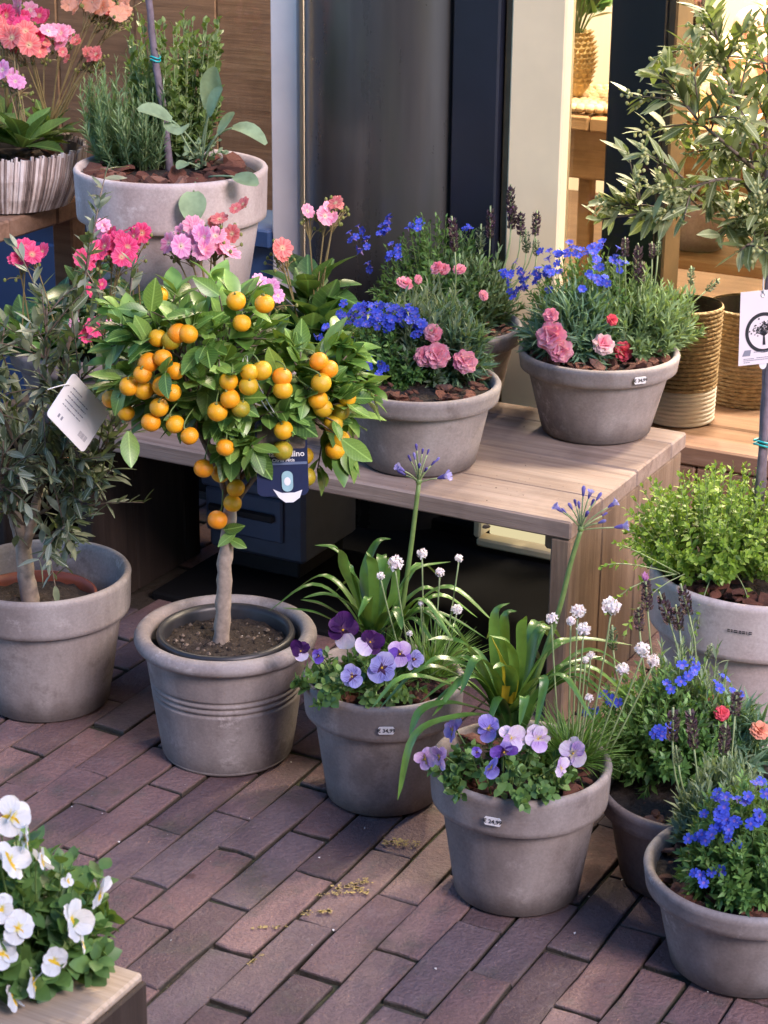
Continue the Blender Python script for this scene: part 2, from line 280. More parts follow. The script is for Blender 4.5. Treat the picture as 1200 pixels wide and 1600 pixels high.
_n = N('sea_grass_rope'); _w = _n.n('TexVoronoi', i_Vector=_n.n('Mapping', i_Vector=_n.coord(), i_Scale=(1, 1, 1.6)).outputs[0], i_Scale=110.)
_v = _n.noise(70, 4, .7)
M['rope'] = _n.done(_n.pbr(_n.ramp(_v, (.3, (.30, .215, .115)), (.7, (.54, .42, .26))), .85, _n.bump(_n.math('ADD', _w.outputs['Distance'], _v), .7, .006)))
_n = N('white_rope'); _v = _n.noise(70, 4, .7); M['rope_white'] = _n.done(_n.pbr(_n.ramp(_v, (.3, (.82, .82, .80)), (.7, (.90, .90, .88))), .85, _n.bump(_v, .5, .004)))
_n = N('whitewashed_bark'); _r = _n.rnd(); _v = _n.noise(60, 5, .7, stretch=(1, 1, .15))
_c = _n.mix(.75, _n.ramp(_r, (0, (.16, .115, .10)), (.3, (.36, .28, .25)), (.6, (.54, .46, .43)), (1, (.78, .71, .68))), _n.ramp(_v, (.3, (.12, .12, .12)), (.7, (.85, .85, .85))), 'OVERLAY')
M['barkstrip'] = _n.done(_n.pbr(_c, .85, _n.bump(_v, .5, .004)))
M['gold'] = plain('old_gold', (.46, .33, .14), .5, .25, 60)
M['straw'] = plain('straw_mat', (.60, .43, .23), .85, .2, 70)
M['ball_pink'] = plain('pink_ball', (.85, .42, .36), .6, .1, 8)
M['ball_peach'] = plain('peach_ball', (.85, .58, .36), .6, .1, 8)
M['ball_yellow'] = plain('yellow_ball', (.82, .66, .28), .6, .1, 8)
M['red_flower'] = petalmat('red_flower', (.72, .05, .03), (.78, .12, .05))

# ------------------------------------------------------------------ objects
E1 = np.array([math.cos(YAW), math.sin(YAW), 0]); E2 = np.array([-math.sin(YAW), math.cos(YAW), 0])
def W(a, b, z=0.): return tuple(a*E1 + b*E2 + np.array([0, 0, z]))        # street frame: a along the shop front, b towards it
def thing(name, label, cat, loc=(0, 0, 0), rz=0., group=None):
    o = bpy.data.objects.new(name, None); COL.objects.link(o); o.location = loc; o.rotation_euler = (0, 0, rz); o.empty_display_size = .05
    o['label'] = label; o['category'] = cat
    if group: o['group'] = group
    return o
def tag(o, label, cat, group=None):
    o['label'] = label; o['category'] = cat
    if group: o['group'] = group
    return o
def stuff(o): o['kind'] = 'stuff'; return o

class MB:
    def __init__(s): s.v = []; s.q = []; s.t = []; s.qm = []; s.tm = []; s.n = 0
    def add(s, V, quads=None, tris=None, mi=0):
        V = np.asarray(V, float).reshape(-1, 3); s.v.append(V)
        if quads is not None and len(quads):
            Q = np.asarray(quads, np.int64).reshape(-1, 4)+s.n; s.q.append(Q); s.qm.append(np.full(len(Q), mi))
        if tris is not None and len(tris):
            T = np.asarray(tris, np.int64).reshape(-1, 3)+s.n; s.t.append(T); s.tm.append(np.full(len(T), mi))
        s.n += len(V)
    def scatter(s, tpl, P, R, sc, mi=0):
        V, Q, T = tpl; P = np.asarray(P, float); k = len(P)
        if k == 0: return
        sc = np.broadcast_to(np.asarray(sc, float).reshape(-1, 1) if np.ndim(sc) < 2 else sc, (k, 1) if np.ndim(sc) < 2 else (k, 3))
        X = np.einsum('kij,knj->kni', R, V[None]*sc[:, None, :]) + P[:, None, :]
        off = (np.arange(k)*len(V))[:, None, None]
        s.add(X.reshape(-1, 3), (Q[None]+off).reshape(-1, 4) if len(Q) else None, (T[None]+off).reshape(-1, 3) if len(T) else None, mi)
    def tube(s, pts, rad, seg=6, mi=0, cap=True):
        P = np.asarray(pts, float); n = len(P); rad = np.broadcast_to(np.asarray(rad, float), (n,))
        T = np.gradient(P, axis=0); T /= np.linalg.norm(T, axis=1)[:, None]+1e-12
        ref = np.array([0, 0, 1.]) if abs(T[0][2]) < .9 else np.array([1., 0, 0])
        U = np.cross(T, ref); U /= np.linalg.norm(U, axis=1)[:, None]+1e-12; Wd = np.cross(T, U)
        a = np.arange(seg)*2*math.pi/seg
        V = P[:, None]+rad[:, None, None]*(np.cos(a)[None, :, None]*U[:, None]+np.sin(a)[None, :, None]*Wd[:, None])
        i = np.arange(n-1)[:, None]*seg; j = np.arange(seg)[None]; k = (j+1) % seg
        Q = np.stack([i+j, i+seg+j, i+seg+k, i+k], -1).reshape(-1, 4)
        V = V.reshape(-1, 3); tr = []
        if cap:
            V = np.vstack([V, P[0], P[-1]]); c0, c1 = n*seg, n*seg+1
            tr = [(c0, x, (x+1) % seg) for x in range(seg)]+[(c1, (n-1)*seg+(x+1) % seg, (n-1)*seg+x) for x in range(seg)]
        s.add(V, Q, tr, mi)
    def lathe(s, prof, seg=64, mi=0, c=(0, 0, 0), wob=0., closed=False):
        P = np.asarray(prof, float); n = len(P); a = np.arange(seg)*2*math.pi/seg
        w = 1+wob*(np.sin(a*2+.7)+.5*np.sin(a*3+2))
        V = np.stack([P[:, 0, None]*(np.cos(a)*w)[None], P[:, 0, None]*(np.sin(a)*w)[None], np.repeat(P[:, 1, None], seg, 1)], -1)+np.array(c)
        i = np.arange(n-1)[:, None]*seg; j = np.arange(seg)[None]; k = (j+1) % seg
        s.add(V.reshape(-1, 3), np.stack([i+j, i+k, i+seg+k, i+seg+j], -1).reshape(-1, 4), None, mi)
    def box(s, lo, hi, c=.003, mi=0, jit=0.):
        lo = np.array(lo, float); hi = np.array(hi, float); c = min(c, .45*min(hi-lo)); V = []; idx = {}
        for ix in (0, 1):
            for iy in (0, 1):
                for iz in (0, 1):
                    p = np.where([ix, iy, iz], hi, lo); d = np.where([ix, iy, iz], -c, c)
                    j = RNG.normal(0, jit, 3) if jit else 0
                    for ax in range(3):
                        q = p+d; q[ax] = p[ax]; idx[ix, iy, iz, ax] = len(V); V.append(q+j)
        F = []; T = []
        for ax in range(3):
            o = [(ax+1) % 3, (ax+2) % 3]
            for sd in (0, 1):
                cy = []
                for u, v in ((0, 0), (1, 0), (1, 1), (0, 1)):
                    k = [0, 0, 0]; k[ax] = sd; k[o[0]] = u; k[o[1]] = v; cy.append(idx[(*k, ax)])
                F.append(cy if sd else cy[::-1])
            for u in (0, 1):
                for v in (0, 1):
                    k = [0, 0, 0]; k[o[0]] = u; k[o[1]] = v; k2 = list(k); k2[ax] = 1
                    q = [idx[(*k, o[0])], idx[(*k2, o[0])], idx[(*k2, o[1])], idx[(*k, o[1])]]
                    F.append(q if (u ^ v) else q[::-1])
        for ix in (0, 1):
            for iy in (0, 1):
                for iz in (0, 1):
                    t = [idx[ix, iy, iz, a] for a in range(3)]; T.append(t if (ix+iy+iz) % 2 else t[::-1])
        s.add(V, F, T, mi)
    def mesh(s, name, mats, smooth=True):
        me = bpy.data.meshes.new(name); V = np.concatenate(s.v) if s.v else np.zeros((0, 3))
        Q = np.concatenate(s.q) if s.q else np.zeros((0, 4), int); T = np.concatenate(s.t) if s.t else np.zeros((0, 3), int)
        me.vertices.add(len(V)); me.vertices.foreach_set('co', V.ravel().astype(np.float32))
        L = np.concatenate([Q.ravel(), T.ravel()]).astype(np.int32); me.loops.add(len(L)); me.loops.foreach_set('vertex_index', L)
        k = len(Q)+len(T); me.polygons.add(k)
        me.polygons.foreach_set('loop_start', np.concatenate([np.arange(len(Q))*4, len(Q)*4+np.arange(len(T))*3]).astype(np.int32))
        for m in mats if isinstance(mats, (list, tuple)) else [mats]: me.materials.append(m)
        mi = np.concatenate([np.concatenate(s.qm) if s.qm else np.zeros(0, int), np.concatenate(s.tm) if s.tm else np.zeros(0, int)]).astype(np.int32)
        me.polygons.foreach_set('material_index', mi)
        me.polygons.foreach_set('use_smooth', np.full(k, bool(smooth)))
        me.update(calc_edges=True); return me
    def build(s, name, mats, parent=None, loc=(0, 0, 0), smooth=True):
        return place(s.mesh(name, mats, smooth), name, parent, loc)
def place(me, name, parent=None, loc=(0, 0, 0), mat=None):
    o = bpy.data.objects.new(name, me); COL.objects.link(o)
    if parent: o.parent = parent
    if mat is not None: o.matrix_basis = mat
    else: o.location = loc
    return o
def frames(D, roll=None, up=(0, 0, 1)):
    """rotation matrices whose Y column is D; Z column as near UP as it can be, then rolled"""
    D = np.asarray(D, float).reshape(-1, 3); D = D/(np.linalg.norm(D, axis=1)[:, None]+1e-12)
    up = np.broadcast_to(np.asarray(up, float), D.shape)
    X = np.cross(D, up); l = np.linalg.norm(X, axis=1); bad = l < 1e-3
    X[bad] = np.cross(D[bad], np.array([1., .2, 0])); X /= np.linalg.norm(X, axis=1)[:, None]
    Z = np.cross(X, D)
    if roll is not None:
        c, s_ = np.cos(roll)[:, None], np.sin(roll)[:, None]; X, Z = c*X+s_*Z, -s_*X+c*Z
    return np.stack([X, D, Z], -1)
def mat4(R, p, sc=1.):
    m = np.eye(4); m[:3, :3] = np.asarray(R)*sc; m[:3, 3] = p; return Matrix(m.tolist())
def grid_leaf(prof, fold=.15, curl=-.15, wave=0.):
    """leaf along +Y, length 1; prof = half widths at even steps from base to tip"""
    n = len(prof); V = []; 
    for i, w in enumerate(prof):
        y = i/(n-1); z = curl*y*y
        for x in (-1, 0, 1): V.append((x*w, y, z+abs(x)*fold*w+wave*math.sin(y*9+x)*w))
    Q = []
    for i in range(n-1):
        b = i*3; Q += [(b, b+1, b+4, b+3), (b+1, b+2, b+5, b+4)]
    return np.array(V), np.array(Q), np.zeros((0, 3), int)
def tiny_leaf(w=.16, fold=.25, curl=-.1):
    V = np.array([(0, 0, 0), (-w, .5, w*fold), (w, .5, w*fold), (0, .5, 0), (0, 1, curl)]); T = np.array([(0, 3, 1), (0, 2, 3), (1, 3, 4), (3, 2, 4)])
    return V, np.zeros((0, 4), int), T
def tpl_of(mb): return np.concatenate(mb.v), (np.concatenate(mb.q) if mb.q else np.zeros((0, 4), int)), (np.concatenate(mb.t) if mb.t else np.zeros((0, 3), int))
def unit(v): v = np.asarray(v, float); return v/(np.linalg.norm(v, axis=-1, keepdims=True)+1e-12)
def bez(p0, p1, p2, n=6):
    t = np.linspace(0, 1, n)[:, None]; p0, p1, p2 = map(np.asarray, (p0, p1, p2)); return (1-t)**2*p0+2*t*(1-t)*p1+t*t*p2
def spline(pts, n=4):
    P = np.asarray(pts, float); P = np.vstack([2*P[0]-P[1], P, 2*P[-1]-P[-2]]); out = []
    for i in range(1, len(P)-2):
        for t in np.linspace(0, 1, n, endpoint=False):
            a, b, c, d = P[i-1:i+3]; out.append(.5*((2*b)+(-a+c)*t+(2*a-5*b+4*c-d)*t*t+(-a+3*b-3*c+d)*t**3))
    return np.array(out+[P[-2]])
def text_mesh(txt, size, mat, bold=0.):
    cu = bpy.data.curves.new('lettering', 'FONT'); cu.body = txt; cu.size = size; cu.align_x = 'CENTER'; cu.align_y = 'CENTER'; cu.offset = bold; cu.resolution_u = 2
    o = bpy.data.objects.new('lettering', cu); COL.objects.link(o); dg = bpy.context.evaluated_depsgraph_get()
    me = bpy.data.meshes.new_from_object(o.evaluated_get(dg)); bpy.data.objects.remove(o); me.materials.clear(); me.materials.append(mat); me.name = 'lettering'
    return me

# ------------------------------------------------------------------ ground and paving
mb = MB(); mb.add([(-600, -600, -.06), (600, -600, -.06), (600, 600, -.06), (-600, 600, -.06)], [(0, 1, 2, 3)])
g = mb.build('ground', M['ground']); g['kind'] = 'structure'
pave = bpy.data.objects.new('brick_paving', None); COL.objects.link(pave); pave['kind'] = 'structure'; pave.rotation_euler = (0, 0, YAW)
mb = MB(); k = 60; xs = np.linspace(-5.5, 4, k); ys = np.linspace(.2, 4.2, k); X, Y = np.meshgrid(xs, ys)
Z = -.0085+.0032*np.sin(X*37+1.3*np.sin(Y*23))*np.sin(Y*41)
i = np.arange(k-1)[:, None]*k+np.arange(k-1)[None]
mb.add(np.stack([X, Y, Z], -1), np.stack([i, i+1, i+k+1, i+k], -1).reshape(-1, 4)); o = mb.build('joint_bed', M['sand'], pave)
PIT, LEN = .068, .229
def brick_mesh(gapx=.0026, gapy=.0050):
    hx, hy = PIT/2-gapx/2, LEN/2-gapy/2; V = []; 
    loop = []
    for sx, sy in ((-1, -1), (1, -1), (1, 1), (-1, 1)):
        loop.append((sx*hx+random.uniform(-.0015, .0008)*sx, sy*hy+random.uniform(-.003, .001)*sy))
    L = []
    for q in range(4):
        a, b = np.array(loop[q]), np.array(loop[(q+1) % 4]); n_ = 3 if q % 2 else 2
        for t in range(n_): 
            p = a+(b-a)*t/n_; p = p+np.random.default_rng(random.randrange(9999)).normal(0, .0013, 2); L.append(p)
    L = np.array(L); m = len(L); c = L.mean(0); rings = []
    for ins, z in ((0, -.05), (0, -.0032), (.0008, -.0009), (.0032, 0)):
        d = c-L; d = d/np.abs(d).max(1)[:, None]*0+np.sign(c-L)*ins
        rings.append(np.column_stack([L+d, np.full(m, z)+(np.array([random.uniform(-.0008, .0004) for _ in range(m)]) if z > -.04 else 0)]))
    V = np.vstack(rings+[np.array([[c[0], c[1], .0004]])]); Q = []; T = []
    for r in range(3):
        for j in range(m): Q.append((r*m+j, r*m+(j+1) % m, (r+1)*m+(j+1) % m, (r+1)*m+j))
    for j in range(m): T.append((3*m+j, 3*m+(j+1) % m, 4*m))
    b = MB(); b.add(V, Q, T); return b
BR = [brick_mesh() for _ in range(10)]; BRM = [b.mesh('brick', M['brick'], False) for b in BR]
half = []
for _ in range(3):
    b = brick_mesh(); b.v[0] = b.v[0]*np.array([1, .48, 1]); half.append(b.mesh('brick', M['brick'], False))
OFFS = {0: 2.421, 1: 2.323, 2: 2.416, 3: 2.316, 4: 2.423, 5: 2.315, 6: 2.407, 7: 2.312, 8: 2.409, 9: 2.307, 10: 2.419, 11: 2.306, 12: 2.409, 13: 2.297, 14: 2.421, 15: 2.290, 16: 2.40}
cand = []
fwd, rt, upv = CAMV
for n_ in range(-34, 60):
    a = -1.972+PIT*(n_+.5); off = OFFS.get(n_, (2.42 if n_ % 2 == 0 else 2.31)+random.uniform(-.02, .02))
    for q in range(-9, 8):
        b = off+(q+.5)*LEN
        p = np.array(W(a, b, 0))-np.array([0, 0, 1.57]); w = p@fwd; u, v = p@rt/w*3236, p@upv/w*3236
        vis = abs(u) < 660 and -860 < v < -150 and b < 3.45
        cand.append((0 if vis else 1, w, a, b))
cand.sort(); rest = MB()
for i, (v_, w, a, b) in enumerate(cand):
    if b > 3.62 or (b > 3.2 and -2.1 < a < -1.3): continue
    R_ = Matrix.Translation((a+random.gauss(0, .0005), b+random.gauss(0, .0018), random.gauss(-.0008, .0014))) @ Matrix.Rotation(random.gauss(0, .006), 4, 'Z') @ Matrix.Rotation(random.gauss(0, .007), 4, 'X') @ Matrix.Rotation(random.gauss(0, .012), 4, 'Y')
    if i < 296: place(BRM[i % 10], 'brick', pave, mat=R_)
    else:
        tv = np.concatenate(BR[i % 10].v); rest.add(tv@np.array(R_.to_3x3()).T+np.array(R_.translation), BR[i % 10].q[0], BR[i % 10].t[0])
stuff(rest.build('outlying_brick', M['brick'], pave, smooth=False))
# chalk strokes on the bricks (flat marks), litter between them
def blot(mb, c, dirv, L, wd, n=9):
    c = np.array(c); d = unit(np.array(dirv)); nrm = np.array([-d[1], d[0]]); V = []
    for i in range(int(L*wd*120000)):
        t = random.uniform(-.5, .5); p = c+d*t*L+nrm*random.gauss(0, wd*.42); s = random.uniform(.0008, .0042)*random.random()+.0006; a = random.uniform(0, 6.3)
        mb.add([(p[0]+s*random.uniform(.6, 1.3)*math.cos(a+q), p[1]+s*random.uniform(.6, 1.3)*math.sin(a+q), .0022) for q in (0, 1.5, 3.1, 4.7)], [(0, 1, 2, 3)])
mb = MB()
for c, d, L, w in (((-.040, 2.632), (1, .5), .06, .010), ((-.060, 2.607), (1, .25), .075, .007), ((-.028, 2.618), (1, -.9), .03, .008), ((-.090, 2.553), (1, .2), .045, .008), ((-.142, 2.514), (1, .1), .08, .0045), ((.031, 2.752), (1, -.1), .055, .016), ((-.17, 2.432), (.6, 1), .035, .005)):
    blot(mb, c, d, L, w)
stuff(mb.build('chalk_mark', M['chalk']))
mb = MB()
for x, y in [(-.467, 2.901), (-.454, 2.888), (-.492, 2.926), (-.43, 2.829), (-.481, 2.853), (-.066, 2.507), (.274, 2.505), (-.214, 2.653), (-.203, 2.822), (-.087, 2.746), (-.076, 2.71), (-.12, 2.382), (.028, 2.452), (-.146, 3.005), (-.311, 2.925), (.121, 2.358), (.292, 2.476), (-.251, 2.688)]+[(random.uniform(-.6, .5), random.uniform(2.2, 2.9)) for _ in range(40)]:
    s_ = random.choice([.0015, .002, .003, .0045]); R_ = frames(RNG.normal(0, 1, (1, 3)))
    mb.scatter(tiny_leaf(.45), [(x, y, .004)], R_, [s_])
stuff(mb.build('petal_litter', M['debris']))

# ------------------------------------------------------------------ shop front
def fthing(name, label, cat, a, b, z, group=None): 
    t = thing(name, label, cat, W(a, b, z), YAW, group); t['o'] = (a, b, z); return t
def fbox(root, name, mat, a0, a1, b0, b1, z0, z1, c=.004, grain=None):
    """box given in street coordinates, its own origin at its centre so that grain differs per piece"""
    o = root['o']; ctr = np.array([(a0+a1)/2-o[0], (b0+b1)/2-o[1], (z0+z1)/2-o[2]]); h = np.array([a1-a0, b1-b0, z1-z0])/2
    mb = MB(); mb.box(-h, h, c); return mb.build(name, mat, root, tuple(ctr), smooth=False)
FB = 3.66
shop = fthing('shop_front', 'shop front with cream and white pilasters, black column and tall display windows', 'shop front', -1.9, FB, 0)
# black bowed column
mb = MB(); n_ = 28; a0, a1 = -2.122, -1.782; V = []
for z in (-.03, 3.4):
    for i in range(n_+1):
        t = i/n_*2-1; V.append(((a0+a1)/2+t*(a1-a0)/2+1.9, -.15*math.sqrt(max(0, 1-(.95*t)**2))+.05, z))
mb.add(V, [(i, i+1, i+n_+2, i+n_+1) for i in range(n_)]); mb.build('black_column', M['black'], shop)
fbox(shop, 'navy_pilaster', M['navy'], -1.781, -1.681, FB-.02, FB+.2, -.03, 3.4)
fbox(shop, 'brown_trim', M['brown_trim'], -1.680, -1.662, FB+.0, FB+.035, -.03, 3.4)
fbox(shop, 'cream_pilaster', M['cream'], -1.661, -1.548, FB-.012, FB+.035, .10, 3.4)
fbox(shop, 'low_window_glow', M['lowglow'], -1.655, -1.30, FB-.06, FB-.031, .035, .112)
fbox(shop, 'cream_ledge', M['cream'], -1.665, -1.30, FB-.10, FB-.0605, .022, .040); fbox(shop, 'cream_ledge', M['cream'], -1.672, -1.656, FB-.10, FB-.031, .0405, .115)
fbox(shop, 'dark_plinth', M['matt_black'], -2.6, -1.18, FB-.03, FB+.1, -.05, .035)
fbox(shop, 'white_pilaster', M['white_paint'], -2.190, -2.124, FB-.02, FB+.2, .0, 3.4)
r_ = fbox(shop, 'stall_riser', M['blue'], -4.8, -2.191, FB, FB+.15, -.03, .56)
for a in (-4.4, -3.6, -2.85): fbox(shop, 'riser_panel', M['blue'], a-.3, a+.33, FB-.012, FB-.0005, .1, .5, .006)
fbox(shop, 'window_sill', M['blue'], -4.8, -2.191, FB-.03, FB+.15, .561, .60)
def pane(a0, a1, b, z0, z1):
    o = shop['o']; mb = MB(); mb.add([(a0-o[0], b-o[1], z0), (a1-o[0], b-o[1], z0), (a1-o[0], b-o[1], z1), (a0-o[0], b-o[1], z1)], [(0, 1, 2, 3)]); return mb.build('window_pane', M['glass'], shop, smooth=False)
pane(-4.8, -2.191, FB+.03, .60, 3.4); pane(-1.547, -1.486, FB+.02, .30, 3.4); pane(-1.350, .9, FB+.02, .30, 3.4); pane(-1.485, -1.351, FB+.02, .3, 3.4)
fbox(shop, 'window_post', M['post'], -1.484, -1.372, FB+.05, FB+.12, .295, 3.4)
fbox(shop, 'window_post_trim', M['brown_trim'], -1.371, -1.352, FB+.05, FB+.14, .295, 3.4)
fbox(shop, 'fascia', M['navy'], -4.8, .9, FB-.06, FB+.2, 3.401, 3.9)
fbox(shop, 'left_pier', M['navy'], -5.2, -4.801, FB-.03, FB+.25, -.05, 3.9); fbox(shop, 'right_pier', M['navy'], .901, 1.4, FB-.03, FB+.25, -.05, 3.9)
# upper brick-coloured house wall above the fascia
fbox(shop, 'upper_wall', M['plaster'], -5.2, 1.4, FB, FB+.3, 3.901, 6.5)
# interior room
fbox(shop, 'under_bench_shade_slab', M['matt_black'], -2.122, -1.275, 3.06, FB-.031, -.05, .012)  # added slab, its near-black colour stands in for deep shade below the bench
room = bpy.data.objects.new('shop_interior', None); COL.objects.link(room); room['kind'] = 'structure'; room.location = W(-1.9, FB, 0); room.rotation_euler = (0, 0, YAW); room['o'] = (-1.9, FB, 0)
fbox(room, 'interior_floor', M['shopfloor'], -5.2, 1.4, FB+.26, 6.8, -.05, .05)
fbox(room, 'interior_back_wall', M['plaster'], -5.2, 1.4, 6.801, 6.9, -.05, 3.4)
fbox(room, 'interior_left_wall', M['plaster'], -5.3, -5.201, FB+.26, 6.9, -.05, 3.4); fbox(room, 'interior_right_wall', M['plaster'], 1.401, 1.5, FB+.26, 6.9, -.05, 3.4)
fbox(room, 'interior_ceiling', M['plaster'], -5.3, 1.5, FB+.26, 6.9, 3.401, 3.5)
# wooden cabinet seen behind the left window
cab = fthing('wooden_cabinet', 'tall brown wooden cabinet behind the left shop window', 'cabinet', -3.2, 4.25, .05)
for i in range(9): fbox(cab, 'cabinet_board', M['wood_table'], -4.35+.235*i, -4.35+.235*i+.2345, 4.25+.002*(i % 3), 4.29, .06, 2.2)
fbox(cab, 'cabinet_back', M['wood_dark'], -4.36, -2.22, 4.291, 4.31, .06, 2.2)
fbox(cab, 'cabinet_top', M['wood_shop'], -4.4, -2.2, 4.04, 4.32, 2.201, 2.24)
# display deck inside the right window
deck = fthing('display_deck', 'low honey coloured plank deck inside the right window', 'deck', -.3, FB-.04, .03)
for i in range(8): fbox(deck, 'deck_plank', M['wood_table'], -1.545+.001, .88, FB-.04+.142*i+.001, FB-.04+.142*i+.14, .25, .29+.002*(i % 2), .004)
for j, z in enumerate((.145, .04)): 
    fbox(deck, 'front_board', M['wood_table'], -1.23-.3*(j == 1), -.2, FB-.036, FB-.012, z, z+.102, .004); fbox(deck, 'front_board', M['wood_table'], -1.545, -1.232-.3*(j == 1), FB-.036, FB-.012, z, z+.102, .004); fbox(deck, 'front_board', M['wood_table'], -.198, .88, FB-.036, FB-.012, z, z+.102, .004)
# lamps that light the shop
def lamp(a, b, z, power, label):
    t = fthing('ceiling_lamp', label, 'lamp', a, b, z)
    mb = MB(); mb.lathe([(.02, .12), (.06, .11), (.17, .0), (.165, 0), (.055, .1)], 32); mb.build('lamp_shade', M['brown_trim'], t)
    mb = MB(); mb.lathe([(.0005, .02), (.045, .025), (.05, .05), (.03, .08)], 20); mb.build('lamp_bulb', M['glow'], t)
    mb = MB(); mb.tube([(0, 0, .115), (0, 0, 3.4-z)], .004, 6); mb.build('lamp_cord', M['black'], t)
    l = bpy.data.lights.new('lamp_light', 'POINT'); l.energy = power; l.color = (1, .84, .64); l.shadow_soft_size = .12
    lo = bpy.data.objects.new('lamp_light', l); COL.objects.link(lo); lo.parent = t; lo.location = (0, 0, -.08)
lamp(-1.35, 4.15, 2.15, 120, 'warm shop lamp above the display table nearest the window')
lamp(-.6, 4.5, 2.2, 110, 'warm shop lamp hanging at the right of the window display')
lamp(-2.9, 3.98, 2.1, 34, 'warm shop lamp in front of the brown wooden cabinet')
lamp(-2.0, 5.6, 2.3, 130, 'warm shop lamp deep inside near the back wall')

# ------------------------------------------------------------------ benches, table, boxes
bench = fthing('plank_bench', 'long low weathered wooden bench carrying the flower bowls by the black column', 'bench', -1.7, 3.2, 0)
cuts = [(2.93, 3.062), (3.064, 3.222), (3.224, 3.392), (3.394, 3.47)]
for i, (b0, b1) in enumerate(cuts):
    fbox(bench, 'bench_plank', M['wood_bench'], -2.40, -2.162+.01*(i % 2), b0, b1, .338, .37-.0008*(i % 3), .003); fbox(bench, 'bench_plank', M['wood_bench'], -2.158+.01*(i % 2), -1.2, b0, b1, .338, .37-.0011*(i % 2), .003)
for a in (-2.40, -2.195, -1.236):
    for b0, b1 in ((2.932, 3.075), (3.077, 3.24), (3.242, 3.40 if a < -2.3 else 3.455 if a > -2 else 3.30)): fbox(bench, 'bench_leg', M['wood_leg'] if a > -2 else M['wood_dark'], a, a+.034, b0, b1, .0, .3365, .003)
fbox(bench, 'bench_batten', M['wood_leg'], -1.272, -1.238, 2.99, 3.4, .29, .3365)
table = fthing('display_table', 'higher brown wooden table at the left holding the woven bowl', 'table', -2.95, 3.2, 0)
for i in range(4): fbox(table, 'table_plank', M['wood_table'], -3.5, -2.49, 2.86+.15*i, 2.86+.15*i+.148, .642, .682-.001*(i % 2))
for a in (-3.48, -2.56):
    for b in (2.9, 3.38): fbox(table, 'table_leg', M['wood_table'], a, a+.05, b, b+.05, .0, .6405)
plinth = fthing('wooden_block', 'dark wooden block under the big pot of rosemary and sage', 'block', -2.185, 3.25, .3705)
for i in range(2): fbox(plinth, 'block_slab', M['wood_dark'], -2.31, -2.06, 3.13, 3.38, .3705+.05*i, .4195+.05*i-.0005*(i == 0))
crate = fthing('storage_crate', 'blue grey plastic storage crate pushed under the plank bench', 'crate', -1.99, 3.33, 0)
fbox(crate, 'crate_body', M['bluebox2'], -2.10, -1.88, 3.235, 3.45, .05, .275, .008)
fbox(crate, 'crate_rim', M['bluebox'], -2.105, -1.925, 3.222, 3.234, .215, .235); fbox(crate, 'crate_rim', M['bluebox'], -2.105, -1.925, 3.218, 3.234, .185, .21)
fbox(crate, 'crate_panel', M['bluebox'], -2.10, -1.925, 3.226, 3.234, .09, .18); fbox(crate, 'crate_handle', M['plastic_black'], -2.09, -1.94, 3.216, 3.2255, .132, .15)
fbox(crate, 'crate_foot', M['plastic_black'], -2.08, -1.9, 3.25, 3.43, .0125, .0495)
pal = fthing('bleached_wooden_crate', 'bleached low wooden crate at the front left under white violas', 'crate', -1.35, 1.35, 0)
for i in range(3): fbox(pal, 'crate_board', M['wood_crate'], -2.0, -1.098, 1.06+.163*i, 1.06+.163*i+.160, .27, .34-.002*(i == 1), .003)
for i in range(3): fbox(pal, 'crate_side', M['wood_crate'], -1.99, -1.105, 1.53, 1.546, .02+.083*i, .02+.083*i+.078, .003)
fbox(pal, 'end_board', M['wood_dark'], -1.0975, -1.0905, 1.062, 1.542, .262, .334, .002)
for i in range(3): fbox(pal, 'crate_end', M['wood_dark'], -1.122, -1.106, 1.075, 1.528, .02+.083*i, .02+.083*i+.078, .003)
for a in (-1.98, -1.16):
    for b in (1.08, 1.49): fbox(pal, 'crate_post', M['wood_crate'], a, a+.03, b, b+.03, 0, .2695)

# ------------------------------------------------------------------ pots
def label_card(parent, txt, ang, R, z, w=.024, h=.0125):
    mb = MB(); n_ = 8; V = []
    outline = [(-.5, -.3), (-.42, -.5), (.42, -.5), (.5, -.3), (.5, .3), (.42, .5), (-.42, .5), (-.5, .3)]
    for q, r in ((0, .0), (1, .0012)):
        for x, y in outline:
            t = ang+x*w/R*-1; V.append((-(R+r)*math.sin(t)*1, -(R+r)*math.cos(t), z+y*h))
    m = 8; mb.add(V, [(j, (j+1) % m, m+(j+1) % m, m+j) for j in range(m)], [(m, m+j, m+j+1) for j in range(1, m-1)])
    c = mb.build('price_label', M['paper'], parent, smooth=False)
    me = text_mesh(txt, .0085, M['ink'], .0002); co = np.zeros(len(me.vertices)*3); me.vertices.foreach_get('co', co); co = co.reshape(-1, 3)
    t = ang-co[:, 0]/R; rr = R+.0016; nv = np.stack([-rr*np.sin(t), -rr*np.cos(t), z+co[:, 1]], -1); me.vertices.foreach_set('co', nv.ravel()); me.update()
    place(me, 'lettering', c)
